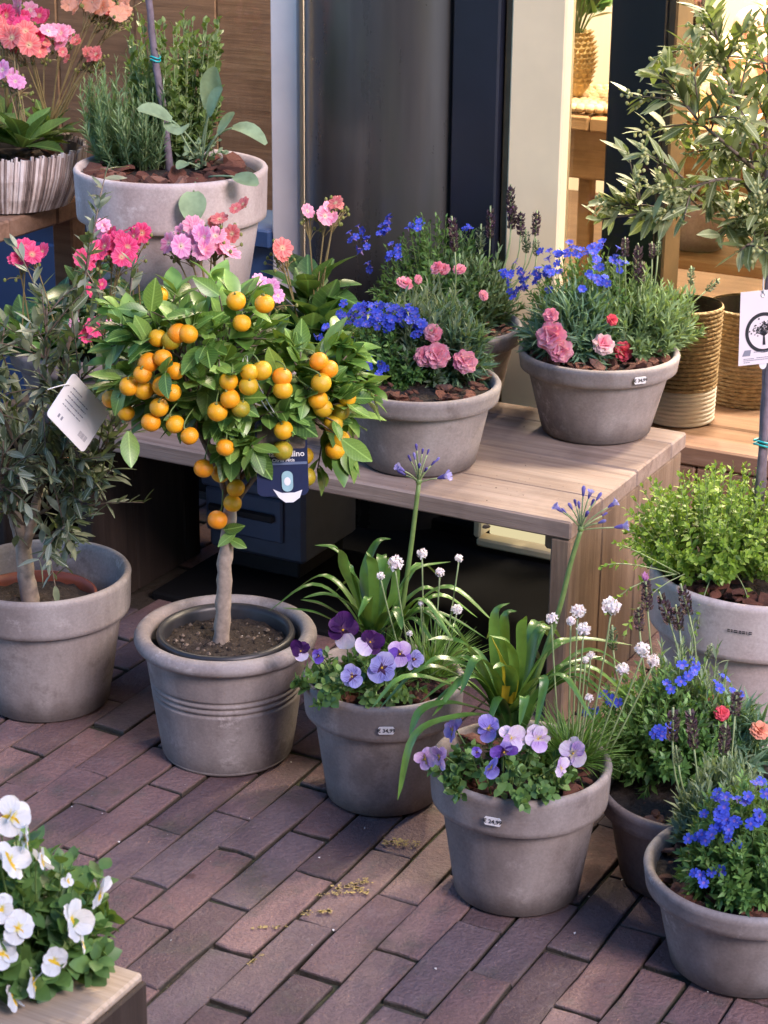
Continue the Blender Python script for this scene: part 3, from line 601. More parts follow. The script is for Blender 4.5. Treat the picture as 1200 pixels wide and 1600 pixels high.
def pot(label, loc, R, H, kind='rim', mat='clay', soil=.02, name='flower_pot', group=None, cat='flower pot', base=None):
    t = thing(name, label, cat, loc, random.uniform(0, 0), group); m = M[mat]
    if kind in ('rim', 'low'):
        band = {'rim': .30, 'low': .285}[kind]*H if kind == 'rim' else .036; rb = base or (R*.70 if kind == 'rim' else R*.66); zb = H-band; rs = R-.014
        rn = rb+(rs-.004-rb)*1.0
        mb = MB(); mb.lathe([(rb*.6, .0), (rb-.006, 0), (rb, .005)]+[(rb+(rn-rb)*q, .005+(zb-.005)*q) for q in (.25, .5, .75, 1)], 72, wob=.002); mb.build('pot_body', m, t)
        mb = MB(); mb.lathe([(rn-.002, zb-.0005), (rs+.004, zb), (rs+.010, zb+.004), (R-.003, zb+.012), (R-.001, H-.012), (R, H-.006), (R-.003, H-.001), (R-.008, H), (R-.012, H-.003), (R-.016, H-.014), (R-.02, zb), (rn*.84, zb*.45)], 72, wob=.002)
        mb.build('pot_rim', m, t)
    else:   # rolled lip with three grooves
        pr = [(R*.42, 0), (R*.70, 0), (R*.725, .006)]; 
        zs = np.linspace(.006, H-.03, 90)
        for z in zs:
            q = (z-.006)/(H-.036); r = R*(.725+.16*q**.9); gz = z/H
            for g0 in (.53, .58, .63): r -= .0042*math.exp(-((gz-g0)/.010)**2)
            pr.append((r, z))
        mb = MB(); mb.lathe(pr, 80); mb.build('pot_body', m, t)
        a = np.linspace(-math.pi*.75, math.pi*1.05, 16); c = (R-.0135, H-.0135)
        mb = MB(); mb.lathe([(R*.885-.003, H-.0305), (R-.012, H-.028)]+[(c[0]+.0135*math.cos(x), c[1]+.0135*math.sin(x)) for x in a[3:]]+[(R-.028, H-.05), (R-.034, H*.5)], 80); mb.build('pot_rim', m, t)
    return t
def soil(parent_label, loc, R, depth, mat='soil', name='potting_soil'):
    mb = MB(); k = 14; V = [(0, 0, .004)]; T = []; Q = []; sg = 40
    for i in range(1, k+1):
        for j in range(sg):
            a = j*2*math.pi/sg; r = R*i/k; V.append((r*math.cos(a), r*math.sin(a), random.gauss(0, .0022)+.004*(1-(i/k)**2)))
    for j in range(sg): T.append((0, 1+j, 1+(j+1) % sg))
    for i in range(k-1):
        for j in range(sg): Q.append((1+i*sg+j, 1+(i+1)*sg+j, 1+(i+1)*sg+(j+1) % sg, 1+i*sg+(j+1) % sg))
    mb.add(V, Q, T); return mb.build(name, M[mat], None, loc)
def chip():
    m = random.choice((6, 7, 8)); a = np.sort(RNG.uniform(0, 2*math.pi, m)); a = np.linspace(0, 2*math.pi, m, endpoint=False)+RNG.normal(0, .18, m)
    r = RNG.uniform(.65, 1.1, m); x = r*np.cos(a); y = r*np.sin(a)*random.uniform(.38, .75); h = random.uniform(.07, .20); mb = MB()
    V = np.vstack([np.column_stack([x*.9, y*.9, -h+RNG.normal(0, .05, m)]), np.column_stack([x, y, RNG.normal(0, .08, m)]), np.column_stack([x*.72, y*.72, h+RNG.normal(0, .07, m)]), [[0, 0, h*1.1]]])
    Q = [(q*m+j, q*m+(j+1) % m, (q+1)*m+(j+1) % m, (q+1)*m+j) for q in (0, 1) for j in range(m)]; T = [(2*m+j, 2*m+(j+1) % m, 3*m) for j in range(m)]
    mb.add(V, Q, T); return mb.mesh('bark_chip', M['bark'], False)
CHIPS = [chip() for _ in range(12)]
def mulch(label, loc, R, n, size=.015, sector=None):
    """loose bark on a pot: soil below, every chip a piece of its own"""
    t = thing('bark_mulch', label, 'bark mulch', loc)
    s_ = soil('', (0, 0, -.012), R, 0); s_.parent = t
    for i in range(n):
        r = R*math.sqrt(random.uniform(.12, .93)) if random.random() < .45 else R*random.uniform(.72, .93); a = random.uniform(*sector) if sector else random.uniform(0, 2*math.pi)
        if not sector and random.random() < .55: a = random.uniform(math.pi*1.05, math.pi*1.95)
        s = size*random.choice((.4, .55, .7, .85, 1., 1.2, 1.45))*random.uniform(.85, 1.15); r = min(r, R-.55*s)
        Rm = Matrix.Rotation(random.uniform(0, 6.3), 4, 'Z') @ Matrix.Rotation(random.gauss(0, .38), 4, 'X') @ Matrix.Rotation(random.gauss(0, .3), 4, 'Y')
        place(random.choice(CHIPS), 'bark_chip', t, mat=Matrix.Translation((r*math.cos(a), r*math.sin(a), random.uniform(-.004, .007))) @ Rm @ Matrix.Scale(s, 4))
    return t
P_CIT, P_FRONT, P_MID, P_OLV = (-.254, 3.064, 0), (.198, 2.633, 0), (.002, 2.916, 0), (-.577, 3.245, 0)
P_A, P_C, P_B, P_F, P_E = (.061, 3.453, .371), (.389, 3.636, .371), (.121, 3.819, .371), (.498, 2.445, 0), (.453, 2.671, 0)
P_T, P_BIG, P_L1, P_L2 = (.607, 3.077, 0), (-.411, 3.907, .4705), (-.235, 3.655, .371), (-.557, 3.70, .371)
G_ = 'clay flower pots'
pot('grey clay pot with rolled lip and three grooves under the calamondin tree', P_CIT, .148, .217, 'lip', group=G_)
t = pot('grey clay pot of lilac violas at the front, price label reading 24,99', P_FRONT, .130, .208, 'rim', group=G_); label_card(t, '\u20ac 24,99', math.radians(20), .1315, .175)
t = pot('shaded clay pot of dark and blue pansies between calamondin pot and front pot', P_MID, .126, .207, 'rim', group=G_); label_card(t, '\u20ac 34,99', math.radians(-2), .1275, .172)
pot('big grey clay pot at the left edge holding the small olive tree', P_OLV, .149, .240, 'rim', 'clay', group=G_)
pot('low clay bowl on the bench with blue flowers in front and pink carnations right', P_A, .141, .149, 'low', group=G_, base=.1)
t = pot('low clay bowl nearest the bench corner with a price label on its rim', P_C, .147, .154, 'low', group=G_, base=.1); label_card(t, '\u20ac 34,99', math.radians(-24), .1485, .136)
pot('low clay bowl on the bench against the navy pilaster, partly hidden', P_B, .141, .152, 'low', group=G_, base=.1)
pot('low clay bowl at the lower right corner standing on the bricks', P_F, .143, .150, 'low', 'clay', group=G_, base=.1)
pot('dark shaded clay bowl behind the front viola pot on the bricks', P_E, .140, .150, 'low', 'clay_dark', group=G_, base=.1)  # shade is put into this bowl's colour by the darker clay
t = pot('large pale clay pot of golden thyme at the right edge', P_T, .180, .33, 'rim', 'clay_pale', group=G_)
mb = MB()
for i, (x, w_) in enumerate(((0, .004), (.0055, .003), (.010, .006), (.018, .004), (.023, .005), (.029, .002), (.033, .005))):
    for k in range(2):
        th = math.radians(26)-(x+.001)/.18; th2 = th-w_/.18; z = .287-.0028*k
        mb.add([(-.1805*math.sin(q)*1.0, -.1805*math.cos(q), zz) for q, zz in ((th, z), (th2, z), (th2, z+.0018), (th, z+.0018))], [(0, 1, 2, 3)])
stuff(mb.build('maker_stamp', M['ink'], t, smooth=False))
pot('large pale clay pot of rosemary and sage on a wooden block', P_BIG, .184, .33, 'rim', 'clay_pale', group=G_)
pot('low clay bowl of pink rosettes behind the calamondin tree', P_L1, .141, .139, 'low', group=G_, base=.1)
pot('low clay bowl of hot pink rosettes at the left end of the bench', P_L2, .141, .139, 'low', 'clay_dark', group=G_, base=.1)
pot('clay pot of white violas standing on the bleached crate', W(-1.33, 1.30, .3405), .12, .15, 'rim', group=G_)
def up(p, z): return (p[0], p[1], p[2]+z)
mulch('reddish bark chips filling the front viola pot', up(P_FRONT, .199), .113, 60)
mulch('reddish bark chips filling the shaded pansy pot', up(P_MID, .198), .109, 46)
mulch('bark chips in the bench bowl with blue flowers and carnations', up(P_A, .141), .127, 70)
mulch('bark chips in the bench bowl nearest the corner', up(P_C, .146), .133, 70)
mulch('bark chips in the hidden bench bowl by the pilaster', up(P_B, .145), .127, 50)
mulch('bark chips in the bowl at the lower right corner', up(P_F, .140), .129, 80)
mulch('bark chips in the dark bowl behind the front pot', up(P_E, .138), .12, 14)
mulch('large bark chips round the golden thyme', up(P_T, .318), .162, 80, .023)
mulch('large bark chips round the rosemary and sage', up(P_BIG, .322), .166, 110, .024)
# olive: terracotta plastic pot inside the clay one; calamondin: black plastic pot inside
t = thing('nursery_pot', 'terracotta plastic nursery pot inside the olive tree pot', 'nursery pot', up(P_OLV, .012))
mb = MB(); mb.lathe([(.07, 0), (.085, 0), (.104, .165), (.110, .168), (.110, .182), (.105, .183), (.103, .17), (.095, .1)], 56); mb.build('pot_wall', M['plastic_terra'], t, (-.02, .0, 0))
so = soil('', up(P_OLV, .178), .100, 0); tag(so, 'dark soil round the olive trunk', 'soil'); so.location[0] -= .02
t = thing('nursery_pot', 'black plastic nursery pot inside the calamondin pot', 'nursery pot', up(P_CIT, .01))
mb = MB(); mb.lathe([(.07, 0), (.088, 0), (.100, .182), (.1095, .186), (.1125, .196), (.110, .203), (.104, .203), (.0985, .195), (.10, .15), (.09, .09)], 64); mb.build('pot_wall', M['plastic_black'], t)
so = soil('', up(P_CIT, .189), .099, 0); tag(so, 'gritty brown soil with pale specks round the calamondin trunk', 'soil')
mb = MB()
for i in range(260):
    a = random.uniform(0, 6.3); r = .095*math.sqrt(random.random()); s = random.choice([.001, .0014, .002, .003, .005])
    tv, q, tr = np.array([(-1, -.6, 0), (1, -.5, 0), (.8, .7, 0), (-.7, .8, 0), (0, 0, .8)]), [], [(0, 1, 4), (1, 2, 4), (2, 3, 4), (3, 0, 4)]
    th = random.uniform(0, 6); c, s2 = math.cos(th), math.sin(th); mb.add((tv@np.array([[c, s2, 0], [-s2, c, 0], [0, 0, 1]]))*s+np.array([r*math.cos(a), r*math.sin(a), .004]), None, tr, 0 if random.random() < .6 else 1 if random.random() < .88 or s > .0016 else 2)
stuff(mb.build('soil_grit', [M['soil'], M['twig'], M['debris']], so, smooth=False))
# woven bowl of pink rosettes on the table
P_BOWL = (-.757, 4.104, .684)
t = thing('woven_bowl', 'shallow bowl of whitewashed bark strips on the left table', 'bowl', P_BOWL)
mb = MB(); mb.lathe([(.09, 0), (.115, .003), (.138, .05), (.150, .105), (.147, .105), (.13, .06)], 48); mb.build('bowl_liner', M['wood_dark'], t)
mb = MB(); a = 0.
while a < 2*math.pi:
    w = random.uniform(.010, .034); z1 = .112+random.uniform(-.004, .006); o_ = random.uniform(.0015, .006)
    pr = [(.119+o_, .002), (.134+o_, .03), (.148+o_, .07), (.155+o_, z1)]; V = []
    for q in (a, a+w*.92):
        for r, z in pr: V.append((r*math.cos(q+z*.5), r*math.sin(q+z*.5), z))
        for r, z in pr: V.append(((r-.006)*math.cos(q+z*.5), (r-.006)*math.sin(q+z*.5), z))
    Q = [(i, 8+i, 9+i, 1+i) for i in range(3)]+[(i, i+1, 5+i, 4+i) for i in range(3)]+[(8+i, 12+i, 13+i, 9+i) for i in range(3)]+[(3, 11, 15, 7)]
    mb.add(V, Q); a += w
stuff(mb.build('bark_strip_wall', M['barkstrip'], t, smooth=False))
mulch('bark chips between the rosettes of the woven bowl', up(P_BOWL, .095), .138, 24)
# the lane's other side, behind the viewer: it bounds the sky that reaches the pots
lane = bpy.data.objects.new('lane_houses', None); COL.objects.link(lane); lane['kind'] = 'structure'; lane.location = W(0, -4.2, 0); lane.rotation_euler = (0, 0, YAW); lane['o'] = (0, -4.2, 0)
fbox(lane, 'house_wall', M['house'], -2.2, 12, -9, -4.2, -.05, 8.2, .01)
for z0 in (.9, 4.0):
    for i in range(5):
        f_ = fbox(lane, 'window_frame', M['white_paint'], -1.8+2.7*i, -.5+2.7*i, -4.2, -4.14, z0, z0+1.9, .01); fbox(lane, 'window_glass', M['navy'], -1.72+2.7*i, -.58+2.7*i, -4.139, -4.13, z0+.08, z0+1.82, .004)

# ------------------------------------------------------------------ where plants stand and where their blooms sit (metres, from the plant foot)
PLANT = {}
PLANT['lithoA'] = ((0.026, 3.531, 0.5), 0.103, 0.092, 0.134)
PLANT['dianthA'] = ((0.105, 3.526, 0.5), 0.082, 0.074, 0.153)
PLANT['lavA'] = ((0.072, 3.538, 0.5), 0.101, 0.090, 0.199)
PLANT['lithoB'] = ((0.096, 3.9, 0.5), 0.125, 0.113, 0.203)
PLANT['lavB'] = ((0.153, 3.898, 0.5), 0.112, 0.101, 0.170)
PLANT['lithoC'] = ((0.368, 3.718, 0.515), 0.118, 0.106, 0.177)
PLANT['dianthC'] = ((0.339, 3.639, 0.515), 0.096, 0.087, 0.134)
PLANT['lavC'] = ((0.454, 3.69, 0.515), 0.129, 0.116, 0.164)
PLANT['lithoF'] = ((0.48, 2.396, 0.135), 0.081, 0.073, 0.167)
PLANT['lavF'] = ((0.469, 2.525, 0.135), 0.065, 0.059, 0.137)
PLANT['lithoE'] = ((0.421, 2.739, 0.14), 0.111, 0.100, 0.172)
PLANT['lavE'] = ((0.453, 2.756, 0.14), 0.082, 0.074, 0.220)
PLANT['dianthE'] = ((0.518, 2.726, 0.14), 0.058, 0.052, 0.133)
PLANT['violaFront'] = ((0.171, 2.564, 0.2), 0.103, 0.093, 0.081)
PLANT['agapFront'] = ((0.19, 2.708, 0.2), 0.094, 0.085, 0.208)
PLANT['armFront'] = ((0.272, 2.648, 0.2), 0.069, 0.062, 0.092)
PLANT['violaMid'] = ((-0.036, 2.865, 0.195), 0.098, 0.088, 0.096)
PLANT['agapMid'] = ((-0.003, 2.991, 0.195), 0.112, 0.101, 0.198)
PLANT['armMid'] = ((0.073, 2.943, 0.195), 0.080, 0.072, 0.101)
PLANT['thyme'] = ((0.533, 3.065, 0.32), 0.145, 0.131, 0.179)
PLANT['whiteviola'] = ((-0.378, 1.901, 0.34), 0.106, 0.096, 0.200)
PLANT['rosemary'] = ((-0.477, 3.982, 0.785), 0.095, 0.085, 0.193)
PLANT['oregano'] = ((-0.409, 4.007, 0.785), 0.076, 0.068, 0.280)
PLANT['sage'] = ((-0.354, 3.961, 0.785), 0.113, 0.101, 0.159)
BLUE_A = [(-0.106, 0.012, 0.096), (-0.092, 0.013, 0.103), (-0.08, 0.015, 0.111), (-0.07, 0.016, 0.114), (-0.058, 0.016, 0.111), (-0.049, 0.017, 0.12), (-0.041, -0.019, 0.118), (-0.03, -0.014, 0.124), (-0.021, -0.038, 0.118), (-0.008, -0.027, 0.125), (0.004, -0.038, 0.12), (0.015, -0.046, 0.113), (0.026, -0.05, 0.107), (0.037, -0.051, 0.101), (-0.092, 0.011, 0.091), (-0.075, 0.013, 0.094), (-0.061, -0.017, 0.105), (-0.052, -0.041, 0.1), (-0.039, -0.044, 0.106), (-0.025, -0.051, 0.106), (-0.016, -0.058, 0.103), (-0.002, -0.05, 0.112), (0.011, -0.041, 0.118), (0.024, -0.044, 0.113), (0.031, -0.057, 0.097), (-0.103, 0.007, 0.069), (-0.094, -0.009, 0.056), (-0.129, 0.006, 0.066), (-0.051, -0.074, 0.047), (-0.031, -0.082, 0.048), (-0.034, -0.036, 0.114), (-0.043, -0.035, 0.11), (-0.013, -0.029, 0.123), (0.046, -0.047, 0.099)]
PINK_A = [(-0.022, -0.056, 0.093, 0.0156), (-0.035, -0.062, 0.054, 0.0179), (-0.015, -0.067, 0.058, 0.0223), (0.031, -0.065, 0.047, 0.0212)]
PINK_A2 = [(-0.04, -0.027, 0.171, 0.0157), (0.017, 0.011, 0.19, 0.0136), (0.03, 0.011, 0.188, 0.0113), (0.056, 0.01, 0.188, 0.0124), (0.099, 0.005, 0.143, 0.0102), (-0.017, -0.032, 0.18, 0.0089)]
SPIKE_A = [((0.047, 0.0, 0.226), (0.04, 0.0, 0.289), 0), ((0.009, 0.0, 0.138), (0.0, 0.0, 0.161), 1)]
BLUE_B = [(-0.15, 0.011, 0.16), (-0.132, 0.011, 0.152), (-0.138, 0.009, 0.133), (-0.128, 0.01, 0.142), (-0.095, 0.014, 0.17), (-0.101, 0.013, 0.162), (-0.086, 0.016, 0.191), (-0.093, 0.015, 0.186), (-0.034, 0.016, 0.192), (-0.08, -0.024, 0.151), (-0.086, -0.038, 0.133), (-0.07, -0.055, 0.137), (-0.121, 0.007, 0.103), (-0.034, -0.034, 0.182), (0.056, 0.013, 0.178), (-0.052, -0.014, 0.18), (-0.138, 0.013, 0.173)]
SPIKE_B = [((0.045, 0.0, 0.167), (0.044, 0.0, 0.23), 0), ((0.084, 0.0, 0.198), (0.081, 0.0, 0.272), 0), ((0.085, 0.0, 0.185), (0.088, 0.0, 0.235), 0), ((0.103, 0.0, 0.173), (0.102, 0.0, 0.22), 0), ((0.131, 0.0, 0.173), (0.133, 0.0, 0.223), 0), ((0.026, 0.0, 0.145), (0.027, 0.0, 0.195), 1), ((0.115, 0.0, 0.139), (0.113, 0.0, 0.186), 1), ((0.135, 0.0, 0.133), (0.133, 0.0, 0.168), 1)]
BLUE_C = [(-0.119, 0.019, 0.128), (-0.14, 0.018, 0.117), (-0.129, 0.018, 0.12), (-0.105, 0.017, 0.114), (-0.095, 0.016, 0.109), (-0.086, -0.03, 0.113), (-0.112, 0.014, 0.091), (-0.123, 0.014, 0.082), (-0.067, -0.037, 0.132), (-0.059, -0.043, 0.136), (-0.083, -0.027, 0.12), (-0.063, 0.02, 0.157), (-0.051, -0.006, 0.157), (-0.037, -0.016, 0.163), (-0.022, -0.007, 0.17), (-0.018, -0.032, 0.164), (-0.003, -0.025, 0.168), (0.01, -0.041, 0.16), (0.02, 0.009, 0.17), (0.009, -0.058, 0.147), (0.003, -0.069, 0.135), (0.02, -0.069, 0.132), (0.026, -0.072, 0.125), (-0.014, -0.08, 0.117), (-0.072, -0.029, 0.133), (0.049, -0.007, 0.159), (0.053, -0.025, 0.151)]
PINK_C = [(-0.043, -0.058, 0.082, 0.0138), (-0.042, -0.072, 0.049, 0.0264), (-0.026, -0.081, 0.028, 0.0218), (0.046, -0.072, 0.036, 0.0196), (0.061, -0.05, 0.073, 0.0104), (0.083, -0.039, 0.015, 0.0175)]
SPIKE_C = [((-0.02, 0.0, 0.168), (-0.022, 0.0, 0.205), 0), ((0.006, 0.0, 0.122), (0.002, 0.0, 0.194), 0), ((0.012, 0.0, 0.117), (0.011, 0.0, 0.161), 0), ((0.029, 0.0, 0.165), (0.027, 0.0, 0.197), 0), ((0.039, 0.0, 0.171), (0.039, 0.0, 0.2), 1), ((0.103, 0.0, 0.117), (0.101, 0.0, 0.153), 1), ((0.131, 0.0, 0.106), (0.155, 0.0, 0.13), 1)]
BLUE_F = [(-0.063, -0.022, 0.093), (-0.054, -0.036, 0.096), (-0.029, -0.05, 0.107), (-0.055, -0.012, 0.119), (-0.039, -0.03, 0.129), (-0.033, -0.029, 0.136), (-0.008, -0.027, 0.151), (-0.02, -0.027, 0.147), (-0.042, -0.008, 0.14), (0.003, -0.014, 0.16), (-0.002, -0.046, 0.129), (0.003, -0.04, 0.138), (-0.034, -0.04, 0.121), (-0.023, -0.043, 0.126), (-0.063, -0.039, 0.052), (-0.047, -0.053, 0.062), (-0.046, -0.035, 0.112)]
SPIKE_F = [((-0.074, 0.0, 0.158), (-0.076, 0.0, 0.208), 0), ((-0.044, 0.0, 0.146), (-0.054, 0.0, 0.206), 0), ((-0.004, 0.0, 0.137), (-0.004, 0.0, 0.187), 0), ((0.008, 0.0, 0.197), (0.008, 0.0, 0.235), 0), ((-0.064, 0.0, 0.122), (-0.069, 0.0, 0.151), 1)]
BLUE_E = [(0.007, -0.039, 0.155), (0.016, -0.033, 0.157), (0.033, 0.004, 0.16), (0.056, -0.023, 0.142), (0.025, -0.019, 0.16), (0.082, -0.003, 0.118), (-0.021, -0.083, 0.094), (-0.029, -0.08, 0.096), (-0.079, -0.028, 0.112), (-0.088, 0.025, 0.101), (-0.1, 0.021, 0.076), (0.069, 0.012, 0.133)]
PINK_E = [(-0.026, -0.024, 0.103, 0.0113), (0.025, -0.035, 0.083, 0.0142), (-0.037, 0.014, 0.108, 0.0057)]
SPIKE_E = [((-0.07, 0.0, 0.245), (-0.076, 0.0, 0.295), 2), ((-0.08, 0.0, 0.214), (-0.084, 0.0, 0.25), 0), ((-0.036, 0.0, 0.225), (-0.055, 0.0, 0.275), 0), ((-0.022, 0.0, 0.215), (-0.03, 0.0, 0.255), 0), ((-0.01, 0.0, 0.24), (-0.025, 0.0, 0.288), 0), ((-0.117, 0.0, 0.183), (-0.12, 0.0, 0.222), 1), ((0.021, 0.0, 0.17), (0.026, 0.0, 0.195), 1)]
VIOLA_FRONT = [(-0.071, 0.047, 0.062, 0.0181, 'violet'), (-0.11, 0.02, 0.031, 0.0171, 'lilac'), (-0.091, -0.007, 0.049, 0.0169, 'lilac'), (-0.023, 0.019, 0.08, 0.0179, 'violet'), (0.006, -0.014, 0.082, 0.0203, 'pale'), (-0.005, -0.043, 0.076, 0.0167, 'deep'), (-0.022, -0.064, 0.063, 0.0157, 'violet'), (0.044, -0.006, 0.077, 0.0178, 'pale'), (0.096, 0.02, 0.042, 0.0198, 'blush'), (0.073, -0.044, 0.053, 0.015, 'blush'), (-0.041, -0.037, 0.072, 0.007, 'deep')]
VIOLA_MID = [(-0.089, 0.022, 0.061, 0.0167, 'dark'), (-0.025, 0.038, 0.09, 0.0245, 'dark'), (0.017, -0.019, 0.096, 0.0202, 'dark'), (0.035, -0.059, 0.072, 0.0239, 'blue'), (-0.009, -0.073, 0.064, 0.0172, 'blue'), (0.062, -0.022, 0.078, 0.0193, 'lilacdark'), (0.083, -0.005, 0.062, 0.0146, 'blue'), (-0.06, -0.029, 0.077, 0.0106, 'deep')]
THRIFT_MID = [(-0.055, -0.03, 0.197, 0.0126), (-0.077, -0.03, 0.176, 0.0068), (-0.014, 0.0, 0.201, 0.0088), (0.013, -0.02, 0.179, 0.0078), (0.043, 0.02, 0.186, 0.0069), (-0.015, -0.03, 0.131, 0.0049), (0.041, -0.0, 0.109, 0.0089), (-0.032, -0.05, 0.09, 0.0049)]
THRIFT_FRONT = [(-0.035, 0.02, 0.21, 0.009), (0.002, 0.03, 0.217, 0.0109), (-0.01, 0.0, 0.215, 0.0072), (0.007, -0.01, 0.207, 0.0107), (0.045, 0.0, 0.237, 0.0143), (0.022, 0.02, 0.154, 0.0064), (0.013, 0.0, 0.156, 0.0054), (0.092, 0.0, 0.172, 0.0118), (0.109, 0.01, 0.151, 0.01), (0.063, -0.02, 0.152, 0.0099), (0.017, -0.03, 0.112, 0.0063)]
WHITE_VIOLA = [(0.001, -0.031, 0.191, 0.0201, 'white'), (0.002, -0.063, 0.158, 0.024, 'back'), (0.034, -0.058, 0.155, 0.016, 'side'), (0.088, -0.033, 0.105, 0.0204, 'back'), (0.065, -0.068, 0.09, 0.0229, 'white'), (0.012, -0.088, 0.095, 0.0188, 'white'), (-0.004, -0.083, 0.114, 0.0147, 'white'), (0.025, -0.093, 0.034, 0.0176, 'side'), (0.004, -0.095, 0.016, 0.0164, 'side'), (0.059, -0.056, 0.132, 0.0081, 'side'), (0.017, -0.048, 0.175, 0.016, 'side'), (0.046, -0.085, 0.055, 0.0149, 'white'), (-0.004, -0.093, 0.068, 0.0162, 'white'), (0.073, -0.067, 0.063, 0.0109, 'side')]
SCAPE_MID = [(0.027, 0.0, 0.035), (0.036, 0.0, 0.112), (0.046, 0.0, 0.198), (0.056, 0.0, 0.299), (0.059, 0.0, 0.335), (0.064, 0.0, 0.417)]
SCAPE_FRONT = [(0.021, 0.0, 0.058), (0.041, 0.0, 0.134), (0.061, 0.0, 0.209), (0.074, 0.0, 0.278), (0.086, 0.0, 0.328)]
STRAP_MID = [((-0.021, 0.0, 0.051), (-0.056, -0.02, 0.152), (-0.066, -0.03, 0.198), (-0.103, -0.04, 0.21)), ((-0.021, 0.0, 0.051), (-0.041, 0.02, 0.114), (-0.062, 0.03, 0.164), (-0.092, 0.04, 0.181)), ((-0.016, 0.0, 0.057), (-0.026, 0.03, 0.131), (-0.007, 0.05, 0.178), (0.015, 0.06, 0.183)), ((-0.011, 0.0, 0.057), (-0.011, 0.0, 0.144), (-0.016, 0.0, 0.176), (-0.024, 0.0, 0.185)), ((-0.021, 0.0, 0.051), (-0.05, -0.03, 0.108), (-0.085, -0.05, 0.132), (-0.119, -0.07, 0.135)), ((-0.024, 0.0, 0.051), (-0.065, -0.04, 0.095), (-0.094, -0.06, 0.12), (-0.123, -0.08, 0.136)), ((-0.026, 0.0, 0.046), (-0.065, -0.05, 0.084), (-0.103, -0.08, 0.115), (-0.151, -0.1, 0.131)), ((-0.005, -0.0, 0.051), (0.024, 0.0, 0.112), (0.054, 0.0, 0.155), (0.108, 0.0, 0.169)), ((-0.005, -0.0, 0.051), (0.045, 0.02, 0.098), (0.073, 0.02, 0.115), (0.105, 0.03, 0.095)), ((-0.0, 0.0, 0.046), (0.044, -0.02, 0.088), (0.069, -0.02, 0.094), (0.07, -0.02, 0.061)), ((-0.021, 0.0, 0.051), (-0.02, -0.05, 0.116), (-0.02, -0.07, 0.136), (-0.035, -0.1, 0.117)), ((-0.016, 0.0, 0.057), (-0.034, 0.02, 0.114), (-0.049, 0.02, 0.146), (-0.052, 0.03, 0.151)), ((-0.01, 0.0, 0.051), (0.016, -0.02, 0.109), (0.022, -0.02, 0.153), (0.025, -0.02, 0.174)), ((-0.005, -0.0, 0.051), (0.009, -0.05, 0.101), (0.024, -0.06, 0.11), (0.032, -0.09, 0.092)), ((-0.016, 0.0, 0.051), (0.004, 0.03, 0.11), (0.014, 0.04, 0.139), (0.01, 0.04, 0.16)), ((-0.005, -0.0, 0.051), (0.03, 0.03, 0.066), (0.096, 0.05, 0.058), (0.169, 0.05, 0.017))]
STRAP_FRONT = [((-0.011, 0.0, 0.047), (-0.027, 0.0, 0.128), (-0.029, 0.0, 0.198), (-0.01, 0.0, 0.216)), ((-0.007, 0.0, 0.047), (-0.012, 0.02, 0.119), (-0.014, 0.02, 0.185), (0.002, 0.02, 0.195)), ((-0.002, 0.0, 0.047), (0.009, 0.0, 0.129), (0.008, 0.0, 0.184), (0.013, -0.01, 0.201)), ((-0.025, 0.0, 0.047), (-0.056, -0.02, 0.127), (-0.085, -0.03, 0.186), (-0.094, -0.03, 0.193)), ((-0.02, 0.0, 0.047), (-0.062, -0.04, 0.156), (-0.099, -0.05, 0.18), (-0.126, -0.06, 0.184)), ((-0.02, 0.0, 0.042), (-0.079, -0.05, 0.121), (-0.134, -0.07, 0.144), (-0.196, -0.09, 0.089)), ((-0.02, 0.0, 0.042), (-0.098, -0.07, 0.12), (-0.161, -0.09, 0.139), (-0.205, -0.11, 0.101)), ((-0.016, 0.0, 0.037), (-0.089, -0.09, 0.1), (-0.134, -0.12, 0.104), (-0.152, -0.14, 0.075)), ((-0.016, 0.0, 0.037), (-0.08, -0.1, 0.085), (-0.143, -0.13, 0.07), (-0.167, -0.15, -0.02)), ((-0.02, 0.0, 0.042), (-0.061, -0.05, 0.131), (-0.107, -0.06, 0.155), (-0.134, -0.07, 0.147)), ((-0.002, 0.0, 0.047), (0.031, -0.02, 0.128), (0.057, -0.02, 0.163), (0.086, 0.0, 0.162)), ((-0.002, 0.0, 0.047), (0.041, -0.02, 0.108), (0.067, -0.03, 0.133), (0.128, 0.0, 0.135)), ((-0.002, 0.0, 0.042), (0.02, -0.06, 0.117), (0.036, -0.08, 0.131), (0.023, -0.11, 0.062)), ((-0.006, 0.0, 0.042), (0.002, -0.07, 0.091), (0.009, -0.09, 0.111), (0.002, -0.11, 0.076)), ((-0.011, 0.0, 0.042), (-0.03, -0.05, 0.121), (-0.058, -0.07, 0.16), (-0.081, -0.1, 0.12)), ((0.003, 0.0, 0.047), (0.025, 0.03, 0.125), (0.039, 0.04, 0.156), (0.063, 0.05, 0.152)), ((-0.002, 0.0, 0.047), (-0.002, -0.03, 0.132), (-0.013, -0.04, 0.176), (-0.04, -0.05, 0.188)), ((-0.007, 0.0, 0.047), (-0.008, -0.06, 0.126), (-0.019, -0.08, 0.155), (-0.037, -0.1, 0.159)), ((0.003, 0.0, 0.047), (0.043, 0.02, 0.12), (0.089, 0.03, 0.146), (0.174, 0.04, 0.134))]
YELLOW = [((-0.015, -0.03, 0.072), (-0.015, -0.05, 0.136), (-0.038, -0.06, 0.191)), ((-0.004, -0.02, 0.067), (-0.003, -0.04, 0.107), (-0.005, -0.05, 0.132))]
WBUD = (0.072, -0.0, -0.031)
CITRUS_CROWN = (0.02, -0.02, 0.454)
